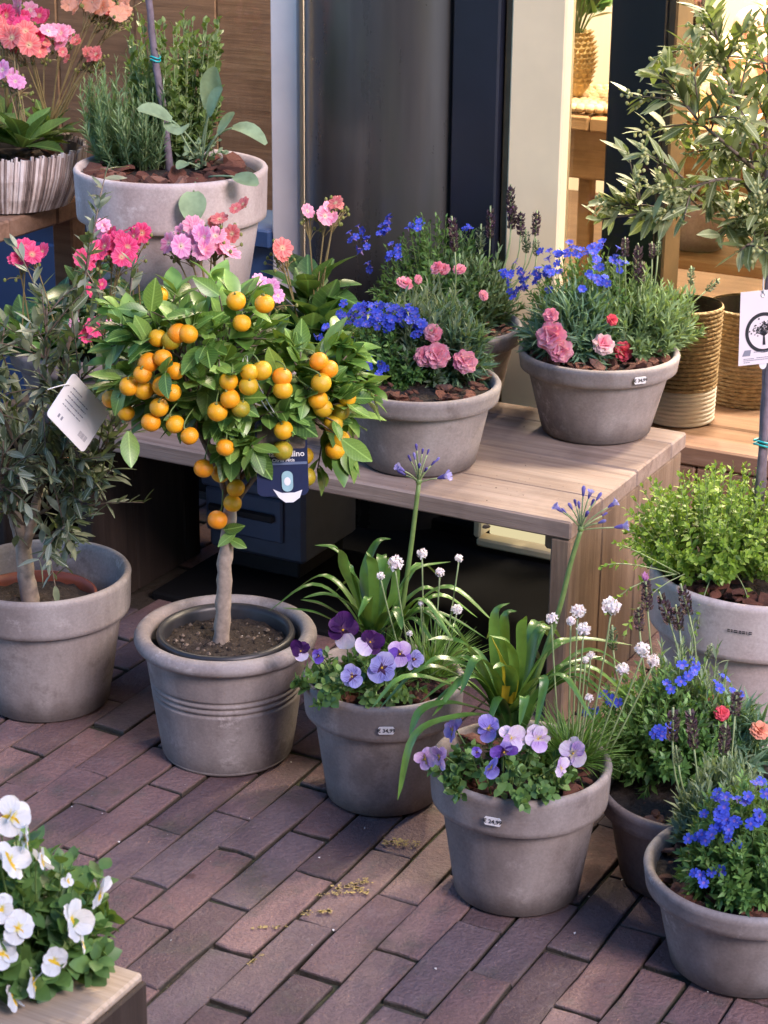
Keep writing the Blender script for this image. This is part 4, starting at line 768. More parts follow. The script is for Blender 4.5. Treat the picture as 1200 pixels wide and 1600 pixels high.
FRUIT = [(-0.086, -0.062, 0.583), (-0.088, -0.121, 0.537), (-0.066, -0.132, 0.537), (-0.052, -0.131, 0.545), (-0.035, -0.137, 0.545), (-0.1, -0.134, 0.5), (-0.104, -0.136, 0.483), (-0.075, -0.142, 0.51), (-0.063, -0.152, 0.493), (-0.082, -0.149, 0.467), (-0.127, -0.124, 0.46), (-0.118, -0.131, 0.454), (-0.168, -0.072, 0.422), (-0.149, -0.09, 0.403), (-0.098, -0.134, 0.405), (-0.09, -0.144, 0.429), (-0.064, -0.148, 0.402), (-0.037, -0.151, 0.39), (-0.066, -0.156, 0.458), (0.033, -0.091, 0.595), (0.044, -0.126, 0.565), (0.025, -0.168, 0.482), (0.055, -0.167, 0.475), (0.027, -0.17, 0.455), (0.007, -0.168, 0.433), (0.043, -0.168, 0.438), (0.016, -0.146, 0.367), (-0.022, -0.092, 0.318), (0.002, -0.068, 0.302), (0.075, -0.1, 0.582), (0.161, -0.12, 0.501), (0.175, -0.114, 0.487), (0.076, -0.159, 0.497), (0.106, -0.153, 0.485), (0.106, -0.156, 0.466), (0.161, -0.128, 0.469), (0.167, -0.124, 0.438), (0.203, -0.084, 0.431), (0.173, -0.115, 0.422), (0.195, -0.086, 0.408), (0.181, -0.092, 0.392), (0.188, -0.048, 0.352), (0.181, -0.053, 0.337), (0.111, -0.14, 0.39), (0.104, -0.121, 0.356), (0.139, -0.058, 0.321), (0.137, -0.068, 0.295), (0.056, -0.163, 0.495), (-0.008, -0.02, 0.208), (0.016, -0.02, 0.215), (0.022, -0.02, 0.261)]
CITRUS_TRUNK = [(-0.007, 0.0, -0.009), (-0.003, 0.0, 0.059), (0.001, 0.0, 0.126), (0.008, 0.0, 0.192), (0.015, 0.0, 0.257), (0.021, 0.0, 0.321)]
CITRUS_TAG = [(-0.187, 2.93, 0.569), (-0.125, 2.93, 0.57), (-0.118, 2.93, 0.534), (-0.13, 2.93, 0.493), (-0.193, 2.93, 0.498), (-0.201, 2.93, 0.732)]
PLANT['lew1'] = ((-0.243, 3.687, 0.5), 0.143, 0.128, 0.097)
PLANT['lew2'] = ((-0.555, 3.745, 0.5), 0.146, 0.131, 0.099)
PLANT['lewbowl'] = ((-0.748, 4.125, 0.8), 0.158, 0.142, 0.101)
LEW1 = [(-0.144, -0.06, 0.215, 0.0185), (-0.122, -0.09, 0.217, 0.0195), (-0.095, -0.06, 0.233, 0.0196), (-0.079, -0.08, 0.23, 0.0195), (-0.062, -0.06, 0.228, 0.0185), (-0.081, -0.09, 0.209, 0.0195), (-0.106, -0.04, 0.214, 0.0174), (-0.039, -0.06, 0.199, 0.0208), (-0.059, 0.0, 0.245, 0.0152), (-0.016, 0.0, 0.273, 0.014), (0.049, -0.04, 0.195, 0.0186), (0.017, -0.09, 0.154, 0.0149), (0.039, -0.09, 0.146, 0.0138), (0.006, -0.1, 0.137, 0.0126), (0.099, 0.0, 0.262, 0.0128), (0.13, 0.0, 0.253, 0.0175), (0.151, 0.01, 0.275, 0.014), (-0.055, -0.03, 0.203, 0.0163)]
LEW2 = [(-0.088, -0.13, 0.206, 0.0186), (-0.097, -0.13, 0.186, 0.0175), (-0.074, -0.15, 0.199, 0.0174), (0.015, -0.15, 0.194, 0.0162), (0.037, -0.13, 0.202, 0.0186), (0.055, -0.13, 0.211, 0.0185), (0.078, -0.13, 0.219, 0.0197), (0.097, -0.15, 0.213, 0.0196), (0.087, -0.16, 0.199, 0.0172), (0.063, -0.1, 0.222, 0.0175), (0.103, -0.1, 0.222, 0.0163), (0.116, -0.09, 0.227, 0.0175), (0.027, -0.16, 0.137, 0.0139), (0.037, -0.19, 0.078, 0.0173), (0.021, -0.18, 0.063, 0.0139), (0.071, -0.19, 0.096, 0.0161), (0.045, -0.09, 0.231, 0.0152)]
LEWBOWL = [(0.016, -0.03, 0.208, 0.0221), (0.049, -0.04, 0.197, 0.0207), (0.031, 0.0, 0.222, 0.0209), (0.081, 0.0, 0.217, 0.0169), (0.102, 0.02, 0.212, 0.017), (0.061, 0.0, 0.202, 0.0183), (-0.0, -0.06, 0.151, 0.0181), (0.134, 0.0, 0.202, 0.0117), (0.168, 0.02, 0.17, 0.0183), (0.138, 0.05, 0.263, 0.021), (0.164, 0.05, 0.268, 0.0197), (0.191, 0.06, 0.252, 0.0158), (0.219, 0.08, 0.247, 0.0172), (0.02, 0.04, 0.26, 0.0211), (-0.005, 0.03, 0.243, 0.021), (0.058, 0.05, 0.241, 0.0158)]

# ------------------------------------------------------------------ plants
class Leafer:
    """collects leaves and stems of one plant, then joins them into its foliage mesh"""
    def __init__(s): s.mb = MB(); s.g = {}
    def leaf(s, tpl, P, D, S_, up=(0, 0, 1), mi=0):
        s.g.setdefault((id(tpl), mi), [tpl, [], [], [], []]); e = s.g[id(tpl), mi]
        P = np.asarray(P, float).reshape(-1, 3); e[1].append(P); e[2].append(np.asarray(D, float).reshape(-1, 3)); e[3].append(np.broadcast_to(np.asarray(S_, float), (len(P),))); e[4].append(np.broadcast_to(np.asarray(up, float), (len(P), 3)))
    def shoot(s, base, tip, n, L, tpl, ang=.9, sr=.0012, bend=(0, 0, .02), t0=.25, mi=0, smi=1, opp=False, jit=.2, taper=.6):
        base = np.array(base, float); tip = np.array(tip, float); mid = (base+tip)/2+np.array(bend)
        C = bez(base, mid, tip, 7)
        if sr: s.mb.tube(C, np.linspace(sr, sr*.5, 7), 4, smi, cap=False)
        t = np.linspace(t0, 1, n)+RNG.normal(0, .02, n); t = np.clip(t, 0, 1)
        Pq = (1-t)[:, None]**2*base+2*(t*(1-t))[:, None]*mid+t[:, None]**2*tip
        T = unit(2*(1-t)[:, None]*(mid-base)+2*t[:, None]*(tip-mid))
        ph = (np.arange(n)*2.4 if not opp else (np.arange(n)//2)*1.571+(np.arange(n) % 2)*math.pi)+random.uniform(0, 6.3)+RNG.normal(0, .25, n)
        ref = unit(np.cross(T, np.array([.3, .9, .2]))); r2 = np.cross(T, ref)
        rad = np.cos(ph)[:, None]*ref+np.sin(ph)[:, None]*r2
        a = ang*(1-.45*t**3)+RNG.normal(0, jit, n)
        D = np.cos(a)[:, None]*T+np.sin(a)[:, None]*rad
        s.leaf(tpl, Pq, D, L*(1-(1-taper)*t**4)*RNG.uniform(.75, 1.2, n), up=T+1e-3, mi=mi)
        return C
    def build(s, parent, mats, name='foliage'):
        for tpl, P, D, S_, U in s.g.values(): pass
        for (k, mi), (tpl, P, D, S_, U) in s.g.items():
            P = np.concatenate(P); D = np.concatenate(D); s.mb.scatter(tpl, P, frames(D, RNG.normal(0, .3, len(P)), np.concatenate(U)), np.concatenate(S_), mi)
        return stuff(s.mb.build(name, mats, parent))
T_SMALL = tiny_leaf(.20, .3, -.08); T_NARROW = tiny_leaf(.115, .3, -.12); T_NEEDLE = tiny_leaf(.075, .3, -.05)
def dome(rx, ry, h, zmin=-.1):
    while True:
        v = unit(RNG.normal(0, 1, 3))
        if v[2] > zmin: return v, np.array([v[0]*rx, v[1]*ry, h*.15+v[2]*h*.85])
# ---- flower meshes
def petal_ring(mb, n, L, w, tilt, z0=0, mi=0, notch=0., ph=0., r0=.05, ruf=0.):
    for i in range(n):
        a = ph+i*2*math.pi/n+random.gauss(0, .05); d = np.array([math.cos(a), math.sin(a), 0]); sd = np.array([-d[1], d[0], 0]); V = []
        for t, ww in ((0, .25), (.4, .75), (.75, 1), (.97, .72)):
            c = d*(r0+t*L)*math.cos(tilt)+np.array([0, 0, z0+t*L*math.sin(tilt)-.18*t*t*L])
            for x in (-1, 0, 1): V.append(c+sd*x*ww*w+np.array([0, 0, (abs(x)*.25*w*ww)+random.gauss(0, ruf)])+(d*(-notch*L if x == 0 and t > .9 else 0)))
        Q = []
        for k in range(3): Q += [(k*3, k*3+1, k*3+4, k*3+3), (k*3+1, k*3+2, k*3+5, k*3+4)]
        mb.add(V, Q, None, mi)
def blue_fl():
    mb = MB(); petal_ring(mb, 5, .98, .37, random.uniform(.2, .5), .1, 0, ph=random.random(), ruf=.035); mb.lathe([(.05, -.7), (.09, -.2), (.2, .15), (.05, .05)], 8, 1); return mb.mesh('flower', [M['blue_petal'], M['blue_throat']])
def carnation(mats):
    mb = MB()
    for k, (n, L, t, z) in enumerate(((7, .95, .08, 0), (6, .86, .38, .06), (5, .7, .75, .1), (3, .5, 1.1, .14))): petal_ring(mb, n, L, .52, t, z, 0 if k < 2 else 1, notch=.08, ph=random.random()*6, ruf=.035)
    mb.lathe([(.03, -1.2), (.16, -1.1), (.2, -.5), (.15, .0)], 10, 2); return mb.mesh('flower', mats)
def rosette_fl(m1, m2='pale_eye'):
    mb = MB(); ph_ = random.random(); petal_ring(mb, 8, .95, .40, .30, .05, 0, notch=.12, ph=ph_, ruf=.025)
    mb.lathe([(.0, .05), (.08, .08), (.06, .16), (.0, .18)], 8, 1); mb.lathe([(.03, -.5), (.2, -.25), (.16, .02)], 8, 3); return mb.mesh('flower', [M[m1], M[m2], M['white_petal'] if m1 in ('lew_pink', 'lew_coral') else M['hot_pink'], M['green_bud']])
BLUE = [blue_fl() for _ in range(8)]
CARN = {k: [carnation([M[a], M[b], M['dianth_leaf']]) for _ in range(2)] for k, (a, b) in dict(pink=('pink_petal', 'pink_petal'), blush=('blush_petal', 'pink_petal'), rose=('rose_petal', 'rose_petal'), salmon=('salmon_petal', 'salmon_petal')).items()}
LEWF = {k: [rosette_fl(k) for _ in range(2)] for k in ('hot_pink', 'lew_pink', 'lew_lilac', 'lew_coral', 'lew_peach')}
def face_rot(n_, j=.35, spin=None):
    n_ = unit(np.asarray(n_, float)+RNG.normal(0, j*.5, 3)); Z = n_; X = unit(np.cross([0, 1, .1], Z)); Y = np.cross(Z, X)
    s = random.uniform(0, 6.3) if spin is None else spin; c, q = math.cos(s), math.sin(s)
    return np.stack([c*X+q*Y, -q*X+c*Y, Z], -1)
def spike_mesh(top=None, green=False, n_ring=15):
    mb = MB(); mb.tube([(0, 0, 0), (0, 0, 1)], .035, 5, 1)
    tv = tiny_leaf(.42, .5, .12)
    for k in range(n_ring):
        z = .02+.86*k/n_ring+random.gauss(0, .008); r = .135*math.sin(math.pi*(.22+.72*k/n_ring))**.7*random.uniform(.85, 1.15); m = random.choice((5, 6))
        a = np.arange(m)*2*math.pi/m+k*.63+RNG.normal(0, .25, m); D = np.stack([np.cos(a)*.65, np.sin(a)*.65, np.full(m, 1.)], -1)+RNG.normal(0, .25, (m, 3))
        mb.scatter(tv, np.stack([r*.6*np.cos(a), r*.6*np.sin(a), np.full(m, z)], -1), frames(D, None, np.stack([np.cos(a), np.sin(a), np.zeros(m)], -1)), RNG.uniform(.10, .19, m), 0)
        if not green and random.random() < .6: q = a[0]; mb.scatter(tiny_leaf(.4, .3, .2), [(r*1.0*math.cos(q), r*1.0*math.sin(q), z+.03)], frames([(math.cos(q), math.sin(q), .5)]), [.09], 2)
    if top is not None:
        for a in np.arange(4)*1.57: mb.scatter(tiny_leaf(.3, .3, .1), [(0, 0, .88)], frames([(math.cos(a)*.4, math.sin(a)*.4, 1)]), [.34], 2)
    return mb.mesh('flower_spike', [M['lav_spike_green' if green else 'lav_spike'], M['stem_pale'], M['lav_purple']])
SPK = [[spike_mesh() for _ in range(5)], [spike_mesh(green=True, n_ring=9) for _ in range(3)], [spike_mesh(top=1)]]

def plant(name, label, cat, key, group=None):
    loc, rx, ry, h = PLANT[key]; return thing(name, label, cat, loc, 0, group), rx, ry, h
def mound(key, label, blues, n=230, mat='litho_leaf', L=.013):
    t, rx, ry, h = plant('blue_flowered_plant', label, 'plant', key, 'blue flowered mounds'); lf = Leafer()
    for i in range(n):
        v, p = dome(rx, ry, h, -.25); p = p*random.uniform(.86, 1.06); b = np.array([v[0]*rx*.35, v[1]*ry*.35, h*.12*max(0, v[2])])
        lf.shoot(b, p, 14, L*1.4, T_SMALL, .95, .0011, (v[0]*.01, v[1]*.01, .012), .3)
    for i in range(n//3):
        v, p = dome(rx, ry, h, -.1); p = p*random.uniform(.5, .8); lf.shoot(p*.4, p, 9, L*1.1, T_SMALL, 1., 0, (0, 0, .01), .2)
    lf.build(t, [M[mat], M['stem']])
    more = [(x+random.gauss(0, .007), y+random.gauss(0, .008), z+random.gauss(.001, .006)) for x, y, z in blues for _ in range(2 if key in ('lithoA', 'lithoC') else 1)]+[(x+random.gauss(0, .010), y+random.gauss(0, .01), z+random.gauss(.0, .008)) for x, y, z in blues[::2]]
    for x, y, z in list(blues)+more:
        c = np.array([x, y, z]); nrm = unit((c-np.array([0, 0, h*.15]))/np.array([rx, ry, h*.85]))
        place(random.choice(BLUE), 'flower', t, mat=mat4(face_rot(nrm+np.array([0, -.5, .6]), .9), c+nrm*random.uniform(.004, .012), random.uniform(.0072, .0098)))
    return t
def tuft(key, label, flowers, kinds, n=170, mat='dianth_leaf'):
    t, rx, ry, h = plant('carnation_plant', label, 'plant', key, 'pink carnation tufts'); lf = Leafer(); blade = grid_leaf([.05, .06, .045, .004], .5, -.28)
    for i in range(n):
        v, p = dome(rx, ry, h, -.15); p = p*random.uniform(.55, .92); b = np.array([v[0]*rx*.3, v[1]*ry*.3, 0]); k = 9
        lf.shoot(b, p, k, random.uniform(.035, .052), blade, .6, .001, (v[0]*.01, v[1]*.01, .02), .35, jit=.28, taper=.7)
    lf.build(t, [M[mat], M['stem_pale']])
    for (x, y, z, r), kd in zip(flowers, kinds):
        c = np.array([x, y, z]); nrm = unit(c+np.array([0, -.06, .03])); place(random.choice(CARN[kd]), 'flower', t, mat=mat4(face_rot(nrm+np.array([0, -.5, .3]), .3), c+nrm*.01, r*1.08))
        mb = MB(); mb.tube(bez(c, c*.7, (c[0]*.3, c[1]*.3, 0)), .0012, 4); mb.build('flower_stalk', M['stem_pale'], t)
    return t
def lavender(key, label, spikes, n=120, mat='lav_leaf', L=.029, lean=0.):
    t, rx, ry, h = plant('lavender', label, 'lavender', key, 'lavender plants'); lf = Leafer()
    for i in range(n):
        v, p = dome(rx, ry, h, -.05); p = p*np.array([.95, .95, 1])*random.uniform(.72, 1.05); b = np.array([v[0]*rx*.4, v[1]*ry*.4, 0])
        lf.shoot(b, p, 20, L, T_NARROW, .62, .0013, (v[0]*.02, v[1]*.02, -.005), .18, jit=.22)
    for i in range(n//2):
        v, p = dome(rx, ry, h, 0); p = p*random.uniform(.4, .7); lf.shoot(p*.3, p, 12, L, T_NARROW, .8, 0, (0, 0, 0), .1)
    lf.build(t, [M[mat], M['stem_pale']])
    for b, tp, k in spikes:
        b = np.array(b); tp = np.array(tp); d = tp-b; L_ = np.linalg.norm(d); D = d/L_
        Rm = frames([D])[0][:, [0, 2, 1]]; Rm[:, 1] *= -1
        s = place(random.choice(SPK[k]), 'flower_spike', t, mat=mat4(Rm, b, L_) @ Matrix.Diagonal((*(2*[.85*max(.8, min(1.4, .06/L_))]), 1, 1)))
        mb = MB(); r0 = np.array([b[0]*.55, b[1]*.55, h*.3]); mb.tube(bez(b, b-D*max(.02, (b[2]-r0[2])*.6), r0, 6), .0014, 5); mb.build('flower_stalk', M['stem_pale'], t)
    return t
mound('lithoA', 'blue flowered mound covered in blue bloom, in the bowl beside the calamondin crown', BLUE_A, 240)
tuft('dianthA', 'carnation tuft with three soft pink blooms, in the middle bench bowl', PINK_A, ['pink', 'pink', 'pink', 'pink'])
lavender('lavA', 'grey green tuft behind the pink carnations with one tall mauve spike', SPIKE_A, 120, 'lav_leaf_grey', .034)
t_ = bpy.data.objects['lavender']
for x, y, z, r in PINK_A2: place(random.choice(CARN['pink']), 'pink_bloom', t_, mat=mat4(face_rot((0, -.6, .7), .6), (x, y, z+.004), r))
mound('lithoB', 'blue flowered mound with few blooms, at the back against the black column', BLUE_B, 230)
lavender('lavB', 'lavender with tall dark spikes standing before the cream pilaster', SPIKE_B, 130, 'lav_leaf')
mound('lithoC', 'blue flowered mound at the back of the bowl nearest the bench corner', BLUE_C, 230)
tuft('dianthC', 'carnation tuft with pink, pale and rose red blooms, nearest the bench corner', PINK_C, ['pink', 'pink', 'pink', 'blush', 'rose', 'rose'])
lavender('lavC', 'broad green lavender with green and dark spikes in front of the rope baskets', SPIKE_C, 170, 'lav_leaf')
mound('lithoF', 'blue flowered mound in the low bowl at the lower right corner', BLUE_F, 230, 'litho_leaf', .015)
lavender('lavF', 'grey lavender with four dark spikes, at the lower right corner', SPIKE_F, 150, 'lav_leaf_grey')
mound('lithoE', 'dark green mound with a few blue flowers right of the white thrift', BLUE_E, 240, 'litho_leaf', .015)
lavender('lavE', 'lavender with a mauve topped spike below the thyme pot rim', SPIKE_E, 100, 'lav_leaf_grey')
tuft('dianthE', 'small carnation tuft with red and salmon blooms at the right edge', PINK_E, ['rose', 'salmon', 'salmon'], 90)

# ---- agapanthus: every strap leaf a part
def strap(pts, w, mat):
    C = spline(np.array(pts), 5); n = len(C); mb = MB(); T = unit(np.gradient(C, axis=0)); sd = np.cross(T, [0, 0, 1.]); bad = np.linalg.norm(sd, axis=1) < .35
    ref = np.array([1., -.3, 0]); sd[bad] = ref-T[bad]*(T[bad]@ref)[:, None]; sd = unit(sd)
    for i in range(1, n):
        if sd[i]@sd[i-1] < 0: sd[i] *= -1
    for _ in range(3): sd[1:-1] = unit(sd[:-2]+sd[1:-1]*2+sd[2:])
    nn = np.cross(sd, T); t = np.linspace(0, 1, n); ww = w*np.clip(np.minimum(.75+t*.9, 1)*np.minimum(1, (1-t)**.55*1.75), .03, 1)
    V = np.stack([C-sd*ww[:, None]+nn*(ww*.35)[:, None], C, C+sd*ww[:, None]+nn*(ww*.35)[:, None]], 1).reshape(-1, 3)
    Q = []
    for i in range(n-1): Q += [(i*3, i*3+1, i*3+4, i*3+3), (i*3+1, i*3+2, i*3+5, i*3+4)]
    mb.add(V, Q); return mb.mesh('leaf', mat)
def bud(open_=False):
    mb = MB()
    if not open_: mb.lathe([(.02, 0), (.10, .1), (.15, .45), (.19, .75), (.10, .96), (.0, 1)], 8)
    else:
        mb.lathe([(.03, 0), (.10, .15), (.17, .5)], 8); 
        petal_ring(mb, 6, .55, .14, 1.05, .45, 1, r0=.15)
    return mb.mesh('bud', [M['agap_bud'], M['agap_open']])
BUD = [bud(), bud(True)]
def agapanthus(key, label, straps, scape, umbel, extra=14, yellow=()):
    t, rx, ry, h = plant('agapanthus', label, 'agapanthus', key, 'agapanthus plants')
    for i, l in enumerate(straps): place(strap(l, random.uniform(.0062, .0092), M['strap_leaf']), 'leaf', t)
    for i in range(extra):
        a = random.uniform(0, 6.3); L = random.uniform(.6, .95)*h; d = np.array([math.cos(a), math.sin(a)*.8, 0]); b = d*.012
        place(strap([b, b+d*L*.22+np.array([0, 0, L*.5]), b+d*L*.55+np.array([0, 0, L*.75]), b+d*L*.95+np.array([0, 0, L*.5])], random.uniform(.006, .009), M['strap_leaf']), 'leaf', t)
    for l in yellow: place(strap(l, .006, M['yellow_leaf']), 'leaf', t)['label'] = 'yellowed strap leaf'
    C = spline(scape, 5); st = MB(); st.tube(C, np.linspace(.0042, .0034, len(C)), 8); st = st.build('flower_stalk', M['stem'], t)
    top = C[-1]; 
    for (dx, dy, dz, L, op) in umbel:
        q = top+np.array([dx, dy, dz]); mb = MB(); mb.tube(bez(top, top+np.array([dx*.35, dy*.35, dz*.6]), q, 5), .0011, 5); mb.build('pedicel', M['stem_pale'], st)
        D = unit(q-top+np.array([dx*.6, dy*.6, .008])); place(BUD[op], 'bud', st, mat=mat4(frames([D])[0][:, [0, 2, 1]]*np.array([1, -1, 1]), q, L))
    mb = MB(); mb.lathe([(.0, -.004), (.005, 0), (.004, .006), (0, .008)], 8); mb.build('umbel_base', M['stem'], st, tuple(top))
U1 = [(-.020, 0, .012, .016, 0), (-.022, -.01, .022, .02, 1), (-.004, 0, .052, .012, 0), (.004, -.01, .05, .011, 0), (-.006, .01, .034, .012, 0), (.008, -.012, .022, .012, 0), (.018, 0, .028, .011, 0), (.024, .01, .03, .011, 0), (.028, -.012, .012, .026, 1), (.012, .016, .04, .01, 0), (-.012, .012, .03, .012, 0), (.0, -.018, .03, .014, 0)]
U2 = [(-.026, 0, .026, .019, 1), (-.014, -.01, .034, .014, 0), (-.004, -.006, .034, .013, 0), (.002, .01, .046, .016, 0), (.008, -.004, .048, .016, 1), (.004, -.016, .026, .015, 0), (.02, .006, .042, .014, 0), (.022, -.014, .016, .014, 0), (.036, 0, .034, .019, 1), (.046, -.004, .006, .024, 1), (.014, .016, .03, .012, 0), (-.02, .014, .02, .010, 0), (-.006, .018, .028, .012, 0), (.03, .014, .016, .01, 0)]
agapanthus('agapMid', 'agapanthus with one drooping scape of lilac buds in the shaded pansy pot', STRAP_MID, SCAPE_MID[:4], U1, 12)
agapanthus('agapFront', 'agapanthus with upright scape of indigo buds in the front viola pot', STRAP_FRONT, SCAPE_FRONT, U2, 22, YELLOW)

# ---- thrift
def thrift_head():
    mb = MB(); tv = tiny_leaf(.42, .15, .1); k = 70; i = np.arange(k)+.5; ph = np.arccos(1-1.65*i/k); th = i*2.39996
    D = np.stack([np.sin(ph)*np.cos(th), np.sin(ph)*np.sin(th), np.cos(ph)], -1); Tn = unit(np.cross(D, RNG.normal(0, 1, (k, 3)))+D*.45)
    mb.scatter(tv, D*.72, frames(Tn, None, D), .52); mb.lathe([(.0, -.7), (.3, -.6), (.6, -.2), (.55, .3), (.0, .6)], 10); mb.lathe([(.0, -.95), (.25, -.85), (.5, -.45)], 8, 1)
    return mb.mesh('flower_head', [M['thrift_petal'], M['green_bud']])
TH = [thrift_head() for _ in range(3)]
def thrift(key, label, heads, n=420):
    t, rx, ry, h = plant('thrift', label, 'thrift', key, 'white thrift tufts'); lf = Leafer(); bl = grid_leaf([.012, .013, .012, .002], .4, -.3)
    for i in range(n):
        v, p = dome(rx*1.15, ry*1.1, h, .05); b = np.array([v[0]*rx*.35, v[1]*ry*.35, 0]); d = unit(p-b+RNG.normal(0, .015, 3)); lf.leaf(bl, b, d, np.linalg.norm(p-b)*random.uniform(.6, 1.1))
    lf.build(t, [M['thrift_leaf'], M['stem']], 'grassy_foliage')
    for x, y, z, r in heads:
        c = np.array([x, y, z]); b = np.array([x*.45, y*.4, 0]); d = np.array([x*.15, y*.1, z*.6]); C = bez(b, (b+c)/2+np.array([x*.08, 0, .01]), c-np.array([0, 0, r*.8]), 8)
        mb = MB(); mb.tube(C, .0013, 6); st = mb.build('flower_stalk', M['stem_pale'], t)
        place(random.choice(TH), 'flower_head', st, mat=mat4(face_rot(unit(C[-1]-C[-3]), .2), c, r*.95))
thrift('armMid', 'white thrift with mostly closed heads at the back of the shaded pansy pot', THRIFT_MID, 330)
thrift('armFront', 'white thrift with open globes over fine grass in the front viola pot', THRIFT_FRONT, 460)

# ---- violas: each petal a piece of its flower
def petal(w, L, mats, cup=.15, ruf=.13, eye=None):
    mb = MB(); k = 6; V = []; m = 7
    for i in range(k):
        t = i/(k-1)
        for j in range(m):
            x = (j/(m-1)*2-1); ww = w*(math.sin(math.pi*min(1, .10+.72*t))**.7); yy = L*(t-.10*t*x*x*(t > .5))
            V.append((x*ww, yy, cup*L*(t*t*.5-.5*t)+cup*w*x*x*.6+ruf*L*t*math.sin(x*5+t*3)*.35))
    Q = [(i*m+j, i*m+j+1, i*m+m+j+1, i*m+m+j) for i in range(k-1) for j in range(m-1)]
    q1 = [q for n_, q in enumerate(Q) if n_ >= (m-1)]; mb.add(V, Q[(m-1):], None, 0); mb.add(V, Q[:m-1], None, 1)
    return mb.mesh('petal', mats)
VP = {}
def vpet(kind):
    if kind in VP: return VP[kind]
    up_, side, low, eye = {'violet': ('violet_petal', 'violet_petal', 'violet_petal', 'deep_petal'), 'lilac': ('lilac_petal',)*3+('deep_petal',), 'pale': ('pale_petal', 'pale_petal', 'lilac_petal', 'lilac_petal'), 'deep': ('deep_petal', 'violet_petal', 'deep_petal', 'dark_petal'), 'blush': ('pale_petal', 'lilac_petal', 'pale_petal', 'lilac_petal'),
      'dark': ('dark_petal', 'dark_petal', 'pale_petal', 'dark_petal'), 'blue': ('periwinkle', 'periwinkle', 'periwinkle', 'dark_petal'), 'lilacdark': ('lilac_petal', 'deep_petal', 'lilac_petal', 'dark_petal'), 'white': ('white_petal', 'white_petal', 'white_petal', 'yellow_eye')}[kind]
    VP[kind] = (petal(.50, .95, [M[up_], M[up_]], .2), petal(.44, .85, [M[side], M[side if kind == 'white' else eye]], .15), petal(.60, .95, [M[low], M[eye]], .2)); return VP[kind]
def eye_mesh():
    mb = MB(); mb.lathe([(.0, .10), (.05, .08), (.07, .02), (.07, -.06)], 8, 0); mb.lathe([(.09, -.06), (.16, -.10), (.06, -.3), (0, -.32)], 8, 1)
    for a in range(5): mb.scatter(tiny_leaf(.25, .2, .0), [(0, 0, -.22)], frames([(math.cos(a*1.257), math.sin(a*1.257), .15)]), [.42], 1)
    return mb.mesh('flower', [M['yellow_eye'], M['viola_leaf']])
EYE = eye_mesh()
def viola_flower(t, c, r, kind, nrm, stalk_base):
    pu, ps, pl = vpet(kind); f = place(EYE, 'flower', t, mat=mat4(face_rot(nrm, .75, spin=random.gauss(0, .3)), c, r))
    for me, ang, z in ((pu, .45, -.05), (pu, -.45, -.09), (ps, 1.55, .0), (ps, -1.55, .01), (pl, math.pi, .05)):
        a = ang+random.gauss(0, .12); place(me, 'petal', f, mat=Matrix.Translation((0, 0, z)) @ Matrix.Rotation(a, 4, 'Z') @ Matrix.Rotation(random.gauss(.08, .32), 4, 'X') @ Matrix.Rotation(random.gauss(0, .2), 4, 'Y') @ Matrix.Scale(random.uniform(.88, 1.1), 4))
    mb = MB(); c = np.array(c); b = np.array(stalk_base); n_ = unit(np.array(nrm)); mb.tube(bez(c-n_*r*.25, c-n_*r*.6+np.array([0, 0, .006]), b, 7), .0011, 5); mb.build('flower_stalk', M['stem'], t)
VLEAF = grid_leaf([.06, .26, .34, .27, .03], .12, -.2, .08); VLEAF2 = grid_leaf([.1, .36, .42, .32, .05], .15, -.15)
def viola(key, label, flowers, n=70, L=.017, name='viola', group='violas and pansies'):
    t, rx, ry, h = plant(name, label, 'viola', key, group); lf = Leafer()
    for i in range(n):
        v, p = dome(rx, ry, h*.8, .0); p = p*random.uniform(.7, 1.02); b = np.array([v[0]*rx*.6, v[1]*ry*.5, 0])
        lf.shoot(b, p, 9, L, VLEAF if i % 2 else VLEAF2, .95, .0012, (v[0]*.012, v[1]*.012, .01), .25, jit=.35)
    lf.build(t, [M['viola_leaf'], M['stem']])
    for x, y, z, r, kd in flowers:
        c = np.array([x, y, z]); side = x/rx
        n_ = np.array([side*.55, -.9, .35])
        if kd == 'back': n_ = np.array([.8, .55, .25]); kd = 'white'
        if kd == 'side': n_ = np.array([1., -.25, .3]); kd = 'white'
        viola_flower(t, c, r*(1.2 if name == 'viola' and key != 'whiteviola' else 1.08), kd, n_, (x*.55, y*.5+.01, max(.0, z*.25)))
    return t
viola('violaFront', 'lilac and violet violas spilling over the front pot rim', VIOLA_FRONT, 62)
viola('violaMid', 'dark purple and periwinkle pansies in the shaded pot', VIOLA_MID, 56)
viola('whiteviola', 'white violas with yellow eyes at the front left corner', WHITE_VIOLA, 95, .028)
t_ = bpy.data.objects['viola.002']
c = np.array(WBUD); mb = MB(); mb.tube(bez(c+np.array([0, 0, .022]), c+np.array([-.015, 0, .05]), c+np.array([-.05, .01, .05]), 6), .0012, 5); mb.build('flower_stalk', M['stem'], t_)
mb = MB(); mb.lathe([(.0, -.5), (.32, -.35), (.42, .0), (.3, .4), (0, .55)], 10); place(mb.mesh('bud', M['white_petal']), 'bud', t_, mat=mat4(np.eye(3), c, .022))

